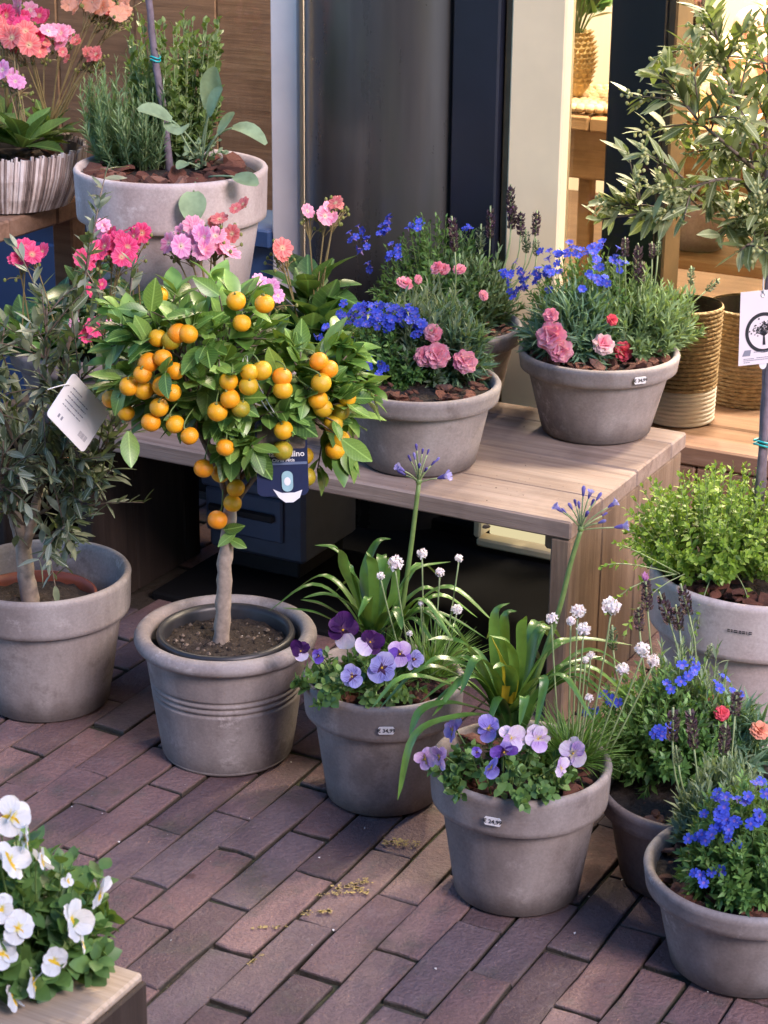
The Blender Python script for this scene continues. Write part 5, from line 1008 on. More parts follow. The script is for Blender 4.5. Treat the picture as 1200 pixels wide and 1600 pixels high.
# ---- lewisia rosettes
SPOON = [grid_leaf([.05, .09, .16, .23, .25, .17, .02], .3, c_) for c_ in (-.1, -.3, -.5)]; SPM = []
for s_ in SPOON: mb = MB(); mb.add(*s_); SPM.append(mb.mesh('leaf', M['lew_leaf']))
def lewisia(key, label, flowers, kinds, rosettes, group='lewisia rosettes'):
    t, rx, ry, h = plant('lewisia', label, 'lewisia', key, group)
    for (x, y, s, n, *zz) in rosettes:
        for i in range(n):
            a = i*2.4+random.random(); el = .25+1.1*i/n+random.gauss(0, .1); d = np.array([math.cos(a)*math.cos(el), math.sin(a)*math.cos(el), math.sin(el)])
            place(random.choice(SPM), 'leaf', t, mat=mat4(frames([d], np.array([random.gauss(0, .2)]))[0], (x+d[0]*.008, y+d[1]*.008, .004+(zz[0] if zz else 0)), s*random.uniform(.75, 1.15)))
    pairs = list(zip(flowers, kinds))
    if key == 'lewbowl': pairs += [((x+random.gauss(0, .022), y+random.gauss(.01, .02), z+random.gauss(-.008, .015), r*random.uniform(.7, 1)), kd) for (x, y, z, r), kd in pairs]
    pairs += [((x+random.gauss(0, .014), y+random.gauss(.01, .01), z+random.gauss(-.002, .012), r*random.uniform(.7, 1)), kd) for (x, y, z, r), kd in pairs]
    for i, ((x, y, z, r), kd) in enumerate(pairs):
        c = np.array([x, y, z]); rs = min(rosettes, key=lambda q: (q[0]-x)**2+(q[1]-y)**2); b = np.array([rs[0]+random.gauss(0, .008), rs[1], .01])
        place(random.choice(LEWF[kd]), 'flower', t, mat=mat4(face_rot((random.gauss(0, .5), -.75, .55), .5), c, r*1.2))
        if i % 2 == 0:
            mb = MB(); C = bez(b, (b*.4+c*.6)+np.array([0, 0, .02]), c-np.array([0, -.01, .006]), 8); mb.tube(C, .0015, 5); st = mb.build('flower_stalk', M['stem_red'], t)
            mb = MB(); m = 9
            for k in range(m):
                q = c+np.array([random.gauss(0, .016), .012+random.gauss(0, .01), random.gauss(-.018, .012)]); mb.tube(bez(C[-3], (C[-2]+q)/2, q, 4), .0008, 4, 1); mb.lathe([(.0, -.003), (.003, -.001), (.0028, .003), (0, .0055)], 6, 0, c=tuple(q))
            stuff(mb.build('bud_cluster', [M['green_bud'], M['stem_red']], t))
    return t
lewisia('lew1', 'candy pink and lilac rosette plant behind the calamondin crown', LEW1, ['lew_pink', 'lew_lilac', 'lew_pink', 'lew_lilac', 'lew_pink', 'lew_pink', 'lew_lilac', 'lew_pink', 'lew_coral', 'lew_coral', 'lew_coral', 'lew_lilac', 'lew_lilac', 'lew_lilac', 'lew_pink', 'lew_pink', 'lew_coral', 'lew_coral'],
    [(-.06, -.03, .095, 16), (.05, .03, .10, 16), (.10, -.03, .11, 18), (.0, -.08, .08, 12), (-.1, .04, .08, 12), (.115, .0, .11, 16, .04), (.10, .03, .10, 14, .09), (.15, -.03, .10, 12, .03)])
lewisia('lew2', 'hot pink rosette plant at the left end above the olive', LEW2, ['hot_pink']*2+['hot_pink']*12+['lew_pink']*2+['lew_pink'], [(-.07, -.03, .09, 14), (.05, .0, .09, 16), (.02, -.08, .08, 12), (.1, .05, .08, 12), (-.02, .07, .08, 12), (-.05, -.02, .08, 12, .05), (.06, -.04, .08, 14, .05), (.0, -.03, .075, 12, .09), (-.09, -.08, .08, 12), (-.12, .0, .08, 12), (.11, -.06, .08, 12, .02), (-.10, -.10, .085, 12), (-.03, -.125, .085, 12), (.05, -.12, .085, 12), (-.13, -.04, .08, 10)])
lewisia('lewbowl', 'red and peach rosette plants in the woven bowl', LEWBOWL, ['lew_coral', 'lew_coral', 'hot_pink', 'lew_pink', 'lew_pink', 'hot_pink', 'lew_lilac', 'lew_coral', 'lew_coral', 'lew_peach', 'lew_peach', 'lew_coral', 'lew_peach', 'lew_pink', 'hot_pink', 'hot_pink'], [(-.05, -.05, .09, 16), (.03, -.07, .10, 16), (.07, .03, .08, 14), (-.02, .06, .08, 12), (-.1, .0, .09, 12)])

# ---- herbs in the two large pots
t, rx, ry, h = plant('rosemary', 'upright rosemary in the large pale pot at upper left', 'rosemary', 'rosemary'); lf = Leafer()
rx, ry, h = rx*1.15, ry*1.15, h*1.22
for i in range(170):
    v, p = dome(rx, ry, h, .05); b = np.array([v[0]*rx*.55, v[1]*ry*.55, -.01]); p = np.array([p[0], p[1], 0])*random.uniform(.7, 1.1)+np.array([0, 0, h*random.uniform(.35, 1.03)*(1-.35*(v[0]**2+v[1]**2))])
    lf.shoot(b, p, 34, .028, T_NEEDLE, .6, .0013, (v[0]*.02, v[1]*.02, 0), .1, jit=.2)
lf.build(t, [M['rosemary_leaf'], M['stem_pale']])
t, rx, ry, h = plant('marjoram', 'pale green marjoram behind the sage in the large pale pot', 'marjoram', 'oregano'); lf = Leafer(); ov = grid_leaf([.08, .3, .3, .04], .2, -.15)
rx, ry = rx*1.25, ry*1.2
for i in range(85):
    v, p = dome(rx, ry, h, .0); b = np.array([v[0]*rx*.5, v[1]*ry*.5, -.01]); p = np.array([p[0], p[1], 0])+np.array([0, 0, h*random.uniform(.4, 1.05)])
    lf.shoot(b, p, 18, .023, ov, .85, .0016, (0, 0, .01), .2, opp=True)
lf.build(t, [M['oregano_leaf'], M['stem_pale']])
t, rx, ry, h = plant('sage', 'broad leaved grey green sage drooping over the large pale pot', 'sage', 'sage'); o_ = np.array(PLANT['sage'][0])
SAGE = [((-.347, 3.84, .809), (-.326, 3.82, .95), (-.313, 3.80, 1.0), .030), ((-.345, 3.83, .85), (-.33, 3.80, .93), (-.300, 3.78, .965), .026), ((-.35, 3.84, .84), (-.40, 3.80, .93), (-.455, 3.78, .925), .024), ((-.34, 3.84, .84), (-.28, 3.80, .93), (-.222, 3.78, .865), .020), ((-.35, 3.78, .80), (-.354, 3.72, .80), (-.352, 3.70, .735), .032), ((-.33, 3.80, .80), (-.27, 3.74, .82), (-.235, 3.73, .80), .022), ((-.36, 3.83, .83), (-.40, 3.80, .92), (-.38, 3.79, .88), .03), ((-.34, 3.83, .83), (-.31, 3.8, .89), (-.28, 3.79, .92), .018), ((-.35, 3.83, .81), (-.37, 3.78, .84), (-.385, 3.77, .82), .014)]
for a, b, c, w in SAGE:
    a, b, c = (np.array(q)-o_ for q in (a, b, c)); C = bez(a, b, c, 12); mb = MB(); k = 5; mb.tube(C[:k+1], .002, 5); T_ = unit(np.gradient(C, axis=0)); sd = unit(np.cross(T_, np.array([0, -.55, .83]))+1e-6); nn = np.cross(sd, T_); V = []
    for i in range(k, 12):
        u_ = (i-k)/(11-k); ww = .8*w*max(.05, math.sin(math.pi*(.08+.87*u_))**.75); V += [C[i]-sd[i]*ww+nn[i]*ww*.2, C[i]-sd[i]*ww*.5, C[i]-nn[i]*ww*.1, C[i]+sd[i]*ww*.5, C[i]+sd[i]*ww+nn[i]*ww*.2]
    m = 12-k; mb.add(V, [(i*5+j, i*5+j+1, i*5+6+j, i*5+5+j) for i in range(m-1) for j in range(4)]); mb.build('leaf', M['sage_leaf'], t)
lf = Leafer()
for i in range(9): 
    v, p = dome(.05, .05, .06, 0); lf.shoot((0, 0, 0), p, 8, .018, ov, .9, .0015)
lf.build(t, [M['sage_leaf'], M['stem_pale']], 'young_shoots')
t, rx, ry, h = plant('golden_thyme', 'bright green golden thyme sprawling over the large right pot', 'thyme', 'thyme'); lf = Leafer(); th_ = tiny_leaf(.3, .2, -.1)
rx *= 1.1
for i in range(270):
    v, p = dome(rx, ry, h, .06 if RNG.random() < .8 else -.05); p = p*random.uniform(.75, 1.08); b = np.array([v[0]*rx*.45, v[1]*ry*.4+.01, 0]); lf.shoot(b, p, 20, .0158, th_, 1.0, .001, (v[0]*.02, v[1]*.02, .025), .2, opp=True, jit=.3)
for x0, z0 in ((-.19, -.02), (-.16, -.06), (-.20, .06), (-.05, -.07), (.04, -.06), (-.18, .10)): lf.shoot((x0*.4, -.08, .03), (x0, -.13, z0), 18, .013, th_, 1.0, .0011, (x0*.2, -.02, .03), .25, opp=True)
lf.build(t, [M['thyme_leaf'], M['stem_pale']])

# ------------------------------------------------------------------ trees
CAMP = np.array([0, 0, 1.57])
def in_front(P, Cs, r):
    """True where a leaf at P would stand right before one of the fruits Cs as the path passes them"""
    d = unit(P-CAMP); 
    for c, rr in zip(Cs, r):
        v = c-CAMP; k = v@d
        if np.linalg.norm(P-CAMP) < np.linalg.norm(v)+.01 and np.linalg.norm(v-k*d) < rr: return True
    return False
# calamondin
t = thing('calamondin_tree', 'calamondin standard hung with orange fruit in the grooved pot', 'citrus tree', up(P_CIT, .20))
o_ = np.array(up(P_CIT, .20)); cc = np.array(CITRUS_CROWN); RAD = np.array([.205, .17, .165])
tr = spline(CITRUS_TRUNK, 5); tr = np.vstack([tr[0]-np.array([0, 0, .02]), tr]); n_ = len(tr)
mb = MB(); mb.tube(tr+RNG.normal(0, .0009, tr.shape), np.linspace(.0135, .0095, n_)*(1+.08*np.sin(np.arange(n_)*2.3)), 12); mb.build('trunk', M['trunk_pale'], t)
fr = np.array(FRUIT); mb = MB(); tips = []; top = tr[-1]
LOBES = [(cc+np.array([-.055, 0, .035]), np.array([.150, .135, .105]), .52), (cc+np.array([.125, 0, -.045]), np.array([.088, .10, .11]), .26), (cc+np.array([.03, 0, -.05]), np.array([.12, .12, .09]), .22)]
for lc, lr, lw in LOBES:
    for i in range(int(14*lw+1)):
        d = unit(RNG.normal(0, 1, 3)+np.array([0, 0, .4])); e = lc+d*lr*.5; s_ = tr[random.randrange(n_*2//3, n_)]
        C = bez(s_, (s_+e)/2+np.array([0, 0, .02]), e, 7); mb.tube(C, np.linspace(.0045, .0022, 7), 6)
        for j in range(8):
            v = unit(RNG.normal(0, 1, 3)+d*.7+np.array([0, -.25, 0])); q = lc+v*lr*random.uniform(.8, 1.06)
            b = C[random.randrange(3, 7)]; C2 = bez(b, (b+q)/2+np.array([0, 0, .015]), q, 6); mb.tube(C2, np.linspace(.0020, .0010, 6), 5); tips.append(C2)
OUT = np.array([(150, 0, 0)])
mb.build('branches', [M['twig']], t)
CL = [grid_leaf([.05, .20, .27, .26, .17, .02], .22, c_, .03) for c_ in (-.08, -.25, .1)]; CLM = []
for q in CL: b = MB(); b.add(*q); CLM.append(b.mesh('leaf', M['citrus_leaf']))
lf = Leafer(); cnt = 0; FW = fr+o_; lab = [np.array((-.155, 2.93, z)) for z in (.49, .51, .53)]
spots = []
for C2 in tips:
    for u_ in (1., .97, .93, .86, .78, .68, .56, .42):
        k = u_*(len(C2)-1); i0 = min(int(k), len(C2)-2); spots.append((C2[i0]+(C2[i0+1]-C2[i0])*(k-i0), unit(C2[i0+1]-C2[i0]), u_))
random.shuffle(spots); spots.sort(key=lambda s: (s[0]-cc)@np.array([0, -1, 0])*-1)
for p, T_, u_ in spots:
    a = random.uniform(0, 6.3); ref = unit(np.cross(T_, [.2, .3, .9])); r2 = np.cross(T_, ref); rad = math.cos(a)*ref+math.sin(a)*r2
    d = unit(T_*random.uniform(.35, 1.1)+rad*.8+np.array([0, 0, random.uniform(-.25, .3)])+unit(p-cc)*.3); L = random.uniform(.036, .062)*(.8 if u_ > .95 else 1)
    m = p+o_+d*L*.5
    if min(np.linalg.norm(FW-m, axis=1)) < .018: continue
    if in_front(m, FW, [.021]*len(FW)) and random.random() < .3: continue
    if in_front(m, lab, [.030]*4) and random.random() < .8: continue
    R_ = frames([d], np.array([random.gauss(0, .4)]), unit(np.array([0, -.35, 1])+.3*unit(p-cc)))[0]
    if cnt < 290: place(random.choice(CLM), 'leaf', t, mat=mat4(R_, p, L)); cnt += 1
    else: lf.leaf(CL[1], p, d, L)
# leaves round the low fruit on the trunk, and a few long ones on shoots that leave the crown
mb = MB()
cx_, cz_ = cc[0], cc[2]
for (x, z, dx, dz, L) in ((.02, .185, -.6, -.3, .035), (.01, .175, .7, -.3, .03), (.0, .19, .8, .2, .035), (cx_-.15, cz_-.065, .05, -1, .055), (cx_+.17, cz_-.075, .75, -.5, .055), (cx_-.11, cz_+.12, .15, .9, .055), (cx_-.04, cz_+.12, -1, -.1, .055), (cx_-.01, cz_+.145, -.7, .6, .045), (cx_+.08, cz_+.02, -.3, .8, .055)):
    hi = z > .2; q = np.array([x, -.12 if hi else -.012, z]); s_ = cc+(q-cc)*.55 if hi else tr[np.argmin(np.abs(tr[:, 2]-z+.01))]
    mb.tube(bez(s_, (s_+q)/2+np.array([0, -.01, .012 if hi else .004]), q, 6), .0011, 5)
    place(random.choice(CLM), 'leaf', t, mat=mat4(frames([(dx, -.25, dz)], np.array([random.gauss(0, .4)]), (0, -.8, .4))[0], q, L))
mb.build('side_shoots', [M['twig']], t)
lf.build(t, [M['citrus_leaf']])
def fruit_mesh():
    mb = MB(); a = np.linspace(0, math.pi, 15); pr = [(max(.0001, math.sin(x)*(1+.02*math.sin(3*x))), -math.cos(x)*.92+(.10 if i == 14 else 0)-(.05*math.exp(-((x-math.pi)/.25)**2))) for i, x in enumerate(a)]
    mb.lathe(pr, 24, wob=.012); return mb.mesh('fruit', M['orange'])
FM = [fruit_mesh() for _ in range(4)]; mb = MB(); mb.lathe([(.0, 0), (.16, .02), (.1, .08), (.05, .3), (.0, .32)], 7); CALYX = mb.mesh('calyx', M['green_bud'])
for p in fr:
    if p[2] > .2: p = cc+(p-cc)*random.uniform(.90, 1.0)
    r = random.uniform(.0134, .0160); tl = unit(np.array([random.gauss(0, .45), random.gauss(0, .45), 1])); X = unit(np.cross(tl, [0, 1, .1])); R_ = np.stack([X, np.cross(tl, X), tl], -1)
    f = place(random.choice(FM), 'fruit', t, mat=mat4(R_, p, r)); place(CALYX, 'calyx', f, (0, 0, .90))
    mb = MB(); q = p+tl*r; e = q+unit(cc-p+np.array([0, 0, .05]))*.035; mb.tube(bez(q, q+tl*.008, e, 5), .0011, 5); mb.build('fruit_stalk', M['stem'], t)

# olives
OL = [grid_leaf([.04, .13, .165, .12, .01], .25, c_) for c_ in (-.05, -.18, .08)]
def olive(t, trunk_segs, branches, twn, L, mat, tmat, box=None, maxparts=295, buds=False, twig=(.05, .13)):
    OLM = []
    for q in OL: b = MB(); b.add(*q); OLM.append(b.mesh('leaf', mat))
    mb = MB()
    for pts, r0, r1 in trunk_segs: C = spline(pts, 6); mb.tube(C+RNG.normal(0, .0008, C.shape), np.linspace(r0, r1, len(C)), 10)
    mb.build('trunk', tmat, t); mb = MB(); sp = []
    for pts, r0, n in branches:
        C = spline(pts, 6); mb.tube(C, np.linspace(r0, .0012, len(C)), 6); N_ = len(C)
        for i in range(2, N_): sp += [(C[i], unit(C[i]-C[i-1]), i/N_) for _ in range(2)]
        for j in range(n):
            i = random.randrange(2, N_-1); d = unit(unit(C[i+1]-C[i-1])*.55+RNG.normal(0, .6, 3)+np.array([0, 0, .15])); e = C[i]+d*random.uniform(*twig); C2 = bez(C[i], C[i]+d*.04+np.array([0, 0, .01]), e, 7); mb.tube(C2, np.linspace(.0016, .0008, 7), 4)
            for k in range(1, 7): sp += [(C2[k], unit(C2[k]-C2[k-1]), .5) for _ in range(2)]
            if buds and random.random() < .75: BUDS.append((e, d))
    mb.build('branches', M['twig'], t); lf = Leafer(); random.shuffle(sp); k = 0
    o = np.array(t.location); vis = lambda p: abs(((p+o-CAMP)@rt)/((p+o-CAMP)@fwd)*3236) < 640
    sp.sort(key=lambda s: (0 if vis(s[0]) else 1, s[0][1]))
    for p, T_, u_ in sp:
        a = random.uniform(0, 6.3); ref = unit(np.cross(T_, [.2, .5, .8])); rad = math.cos(a)*ref+math.sin(a)*np.cross(T_, ref); d = unit(T_*random.uniform(.4, 1.2)+rad*.75); l = L*random.uniform(.6, 1.25)
        if k < maxparts and random.random() < .8: place(random.choice(OLM), 'leaf', t, mat=mat4(frames([d], np.array([random.gauss(0, .6)]), (0, -.3, 1))[0], p, l)); k += 1
        else: lf.leaf(OL[0], p, d, l)
    lf.build(t, [mat])
BUDS = []
t = thing('olive_tree', 'small dusky olive tree in the big pot at the left edge, white tag on it', 'olive tree', up(P_OLV, .18), 0, None)
olive(t, [(((-.022, 0, -.007), (-.028, 0, .051), (-.031, 0, .109), (-.042, 0, .155), (-.051, 0, .20)), .0165, .009), (((-.029, 0, .10), (-.010, 0, .155), (.0, .01, .20)), .011, .007)],
      [(((-.051, 0, .2), (-.017, -.02, .28), (.024, -.03, .42), (.035, -.03, .53)), .006, 16), (((0, .01, .2), (.048, 0, .41), (.084, 0, .53), (.118, 0, .68)), .006, 9), (((-.01, 0, .155), (.043, -.03, .20), (.132, -.03, .29)), .004, 15), (((.003, 0, .235), (.09, .02, .347), (.14, .03, .43), (.165, .03, .56)), .004, 8),
       (((-.03, 0, .14), (-.05, -.06, .22), (-.03, -.12, .33)), .004, 15), (((-.04, 0, .16), (-.10, -.03, .25), (-.14, -.05, .40)), .004, 13), (((-.05, 0, .2), (-.08, .05, .35), (-.09, .04, .48)), .005, 10), (((0, 0, .2), (.05, -.06, .28), (.07, -.09, .36)), .004, 15), (((-.03, 0, .2), (-.06, -.06, .28), (-.08, -.08, .40)), .004, 13), (((-.02, 0, .25), (-.05, -.05, .38), (-.03, -.06, .50)), .004, 6), (((-.05, 0, .25), (-.12, -.04, .36), (-.13, -.05, .46)), .004, 8), (((0, 0, .25), (.06, -.05, .36), (.09, -.06, .42)), .004, 8), (((-.01, 0, .12), (.05, -.06, .16), (.09, -.08, .22)), .003, 14)],
      0, .033, M['olive_leaf'], M['trunk_pale'])
t = thing('olive_tree', 'bright olive standard with pale flower buds, rising from the thyme pot at right', 'olive tree', up(P_T, .32)); 
o_ = np.array(t.location); Bq = lambda *pts: tuple(tuple(np.array(p)-o_) for p in pts)
olive(t, [(Bq((.600, 3.085, .30), (.597, 3.085, .43), (.594, 3.08, .54), (.589, 3.077, .673), (.58, 3.077, .83), (.562, 3.077, .98)), .0085, .006)],
      [(Bq((.58, 3.077, .84), (.52, 3.06, .91), (.43, 3.03, .915), (.315, 3.0, .905)), .0045, 10), (Bq((.575, 3.077, .86), (.53, 3.05, .95), (.46, 3.0, .96), (.42, 2.98, .94)), .004, 10), (Bq((.562, 3.077, .98), (.52, 3.07, 1.05), (.49, 3.06, 1.12), (.470, 3.05, 1.18)), .004, 11), (Bq((.565, 3.077, .95), (.51, 3.03, 1.0), (.45, 3.0, 1.05), (.415, 3.0, 1.09)), .004, 12), (Bq((.562, 3.077, .98), (.56, 3.08, 1.1), (.55, 3.09, 1.22)), .004, 7), (Bq((.57, 3.077, .93), (.62, 3.0, .98), (.66, 2.97, 1.05)), .004, 7), (Bq((.57, 3.077, .95), (.65, 3.1, 1.02), (.72, 3.12, 1.10)), .004, 7), (Bq((.575, 3.077, .87), (.66, 3.1, .92), (.76, 3.1, .95)), .004, 11), (Bq((.58, 3.07, .85), (.55, 3.0, .88), (.51, 2.95, .87)), .0035, 10), (Bq((.57, 3.077, .9), (.56, 3.16, .96), (.54, 3.24, 1.02)), .004, 6)],
      0, .040, M['olive_leaf_bright'], M['trunk_violet'], buds=True, twig=(.04, .10))
mb = MB()
for e, d in BUDS:
    for k in range(16):
        q = e+d*random.uniform(-.03, .014)+RNG.normal(0, .0065, 3); mb.lathe([(0, -.0032), (.0029, -.001), (.0026, .0018), (0, .0034)], 5, 0, c=tuple(q))
    mb.tube([e-d*.03, e+d*.014], .0007, 4, 1)
stuff(mb.build('flower_bud_sprays', [M['cream_bud'], M['stem_pale']], t))
st = thing('support_cane', 'violet grey cane tied beside the olive stem in the thyme pot', 'cane', up(P_T, .3)); mb = MB(); mb.tube([(-.022, -.012, .0), (-.016, -.01, .25), (-.012, -.008, .50)], .0058, 8); mb.build('cane', M['trunk_violet'], st)
mb = MB(); a = np.linspace(0, 2*math.pi, 20)
for dz in (0, .006): mb.tube([(-.0145+.0155*math.cos(x), -.0065+.013*math.sin(x), .236+dz+.002*math.sin(x*2)) for x in a], .0017, 5, cap=False)
mb.build('tie', M['tie'], st)
t = thing('olive_tree', 'stem of a young standard tied with turquoise among the rosemary and sage', 'standard tree', (-.415, 3.93, .775))
olive(t, [(((0, 0, 0), (-.007, 0, .10), (-.022, 0, .22), (-.029, 0, .33), (-.03, 0, .55)), .0078, .006)], [(((-.03, 0, .5), (-.1, -.03, .6), (-.17, -.05, .68)), .004, 9), (((-.03, 0, .5), (.04, -.02, .6), (.1, -.03, .7)), .004, 9), (((-.03, 0, .54), (-.02, .05, .68), (0, .08, .8)), .004, 9)], 0, .045, M['olive_leaf'], M['trunk_violet'], maxparts=0)
mb = MB()
for dz in (0, .006): mb.tube([(-.022+.0095*math.cos(x), .0095*math.sin(x), .218+dz+.002*math.sin(x*2)) for x in a], .0016, 5, cap=False)
mb.build('tie', M['tie'], t)

# ------------------------------------------------------------------ plant tags
def card_frame(name, label, cat, o, xdir, ydir):
    X = unit(np.array(xdir, float)); Y = np.array(ydir, float); Y = unit(Y-X*(X@Y)); t = thing(name, label, cat); t.matrix_basis = mat4(np.stack([X, Y, np.cross(X, Y)], -1), o); return t
def rrect(w, h, r=.004, n=5):
    P = []
    for cx, cy, a0 in ((w/2-r, h/2-r, 0), (-w/2+r, h/2-r, 90), (-w/2+r, -h/2+r, 180), (w/2-r, -h/2+r, 270)):
        for i in range(n): a_ = math.radians(a0+90*i/(n-1)); P.append((cx+r*math.cos(a_), cy+r*math.sin(a_)))
    return P
def slab(P, z0, z1, c=(0, 0), bend=0.):
    mb = MB(); m = len(P); V = [(x+c[0], y+c[1], z0+bend*(x+c[0])**2) for x, y in P]+[(x+c[0], y+c[1], z1+bend*(x+c[0])**2) for x, y in P]
    cen = np.mean(P, 0)+np.array(c); V += [(cen[0], cen[1], z1+bend*cen[0]**2), (cen[0], cen[1], z0+bend*cen[0]**2)]
    mb.add(V, [(j, (j+1) % m, m+(j+1) % m, m+j) for j in range(m)], [(2*m, m+j, m+(j+1) % m) for j in range(m)]+[(2*m+1, (j+1) % m, j) for j in range(m)]); return mb
def ellipse(w, h, n=24): return [(w*math.cos(i*2*math.pi/n), h*math.sin(i*2*math.pi/n)) for i in range(n)]
# white tag on the left olive
o0, o1, o2 = np.array((-.476, 3.05, .653)), np.array((-.502, 3.05, .546)), np.array((-.437, 3.05, .578))
t = card_frame('plant_tag', 'white rounded plant tag hanging slanted in the left olive', 'tag', (-.470, 3.02, .592), (.5, .55, -.86), (.58, .75, .81))
slab(rrect(.104, .080, .007), 0, .0009).build('card', M['paper'], t, smooth=False)
mb = MB()
QD = lambda x, y, w, h: mb.add([(x-w/2, y-h/2, .0012), (x+w/2, y-h/2, .0012), (x+w/2, y+h/2, .0012), (x-w/2, y+h/2, .0012)], [(0, 1, 2, 3)])
for i in range(16): QD(.022+.0013*i, -.022, random.choice((.0004, .0007)), .009)
for j in range(5):
    x = -.035
    while x < (.012 if j else -.01): w = random.uniform(.0015, .005); QD(x, .022-.0075*j, w*.85, .0016); x += w
for j in range(2): QD(-.03+.008*j, -.026, .004, .006)
stuff(mb.build('faint_print', M['ink_grey'], t, smooth=False))
mb = MB(); mb.tube(bez((-.045, .02, .0005), (-.055, .02, .01), (-.075, -.01, .0), 8), .0009, 5); mb.build('string', M['wire'], t)
# calamondin label
t = card_frame('plant_label', 'dark plant label reading Calamondino Citrus Mitis hanging below the crown', 'label', (-.155, 2.955, .545), (1, .05, .03), (-.02, .12, 1))
P = rrect(.078, .118, .010); slab(P, 0, .0008).build('card', M['ink_blue'], t, smooth=False)
slab(rrect(.072, .040, .004), .0010, .0012, (0, .034)).build('photo_print', M['twig'], t, smooth=False)
slab(rrect(.076, .004, .001), .0010, .0012, (0, -.0085)).build('print_band', M['bluebox'], t, smooth=False)
place(text_mesh('Calamondino', .0128, M['paper'], .0002), 'lettering', t, (0, .006, .0016)); place(text_mesh('Citrus Mitis', .0072, M['paper'], .0001), 'lettering', t, (.002, -.0035, .0016))
slab([(-.022, .010), (-.010, .004), (.010, .004), (.022, .008), (.018, -.004), (.008, -.011), (-.004, -.011), (-.014, -.003)], .0014, .0022, (.007, -.058)).build('white_flag', M['paper'], t, smooth=False)
slab(rrect(.017, .032, .008), .0024, .003, (.007, -.036)).build('bottle_print', M['print_aqua'], t, smooth=False); slab(ellipse(.005, .0065), .0032, .0036, (.007, -.036)).build('bottle_print', M['paper'], t, smooth=False)
mb = MB(); mb.tube(spline([(-.005, .057, .001), (-.022, .082, .012), (-.038, .115, .022), (-.052, .150, .025), (-.046, .162, .024), (-.044, .148, .026), (-.036, .125, .026)], 4), .0009, 5); mb.tube(bez((.0, .055, .001), (-.02, .09, .02), (-.042, .145, .026), 8), .0008, 5); mb.build('string', M['wire'], t)
# tag with a tree emblem on the right olive
t = card_frame('plant_tag', 'pinkish card tag with a tree emblem in a ring hanging from the right olive', 'tag', (.563, 2.99, .751), (.985, .12, .08), (.06, .05, 1))
slab([(-.034, .052), (.034, .052), (.031, -.060), (-.040, -.060)], 0, .0009).build('card', M['paper_pink'], t, smooth=False)
mb = MB(); m = 40
for r0, r1 in ((.0235, .0285),):
    V = [(r*math.cos(i*2*math.pi/m)*1.0, -.012+r*1.08*math.sin(i*2*math.pi/m), .0013) for r in (r0, r1) for i in range(m)]; mb.add(V, [(i, (i+1) % m, m+(i+1) % m, m+i) for i in range(m)])
mb.build('ring_print', M['ink'], t, smooth=False); mb = MB()
def strip(p, q, w0, w1):
    p, q = np.array(p), np.array(q); d = unit(q-p); n_ = np.array([-d[1], d[0]]); mb.add([(*(p-n_*w0), .0015), (*(p+n_*w0), .0015), (*(q+n_*w1), .0015), (*(q-n_*w1), .0015)], [(0, 1, 2, 3)])
strip((0, -.031), (0, -.016), .0022, .0012)
for i in range(11):
    a_ = math.radians(20+14*i); q = np.array([math.cos(a_)*.013, -.014+math.sin(a_)*.014]); strip((0, -.017), q, .0007, .0003)
    for k in range(9): x, y = q+RNG.normal(0, .0034, 2); s_ = random.uniform(.0007, .0014); mb.add([(x-s_, y-s_, .0015), (x+s_, y-s_*.6, .0015), (x+s_*.5, y+s_, .0015), (x-s_*.7, y+s_*.8, .0015)], [(0, 1, 2, 3)])
stuff(mb.build('tree_print', M['ink'], t, smooth=False)); mb = MB()
mb.add([(-.034, -.046, .0014), (-.022, -.046, .0014), (-.020, -.037, .0014), (-.030, -.037, .0014)], [(0, 1, 2, 3)])
for x0, x1, y in ((-.016, .02, -.0415), (-.032, -.016, -.051), (-.012, .022, -.0505), (-.032, .012, -.0535), (-.032, -.024, -.0565)): 
    x = x0
    while x < x1: w_ = random.uniform(.001, .003); mb.add([(x, y, .0014), (x+w_, y, .0014), (x+w_, y+.0011, .0014), (x, y+.0011, .0014)], [(0, 1, 2, 3)]); x += w_+.0006
stuff(mb.build('small_print', M['ink_grey'], t, smooth=False))
slab(ellipse(.006, .009), -.001, -.0002, (-.002, -.060)).build('plastic_tab', M['paper'], t, smooth=False)
mb = MB(); mb.tube(bez((.0, .048, .002), (-.002, .07, .006), (.002, .098, .01), 8), .0012, 5); mb.tube([(.0015*math.cos(x)*2, .045+.003*math.sin(x), .0015) for x in a], .0008, 4, cap=False); mb.build('string', M['wire'], t)

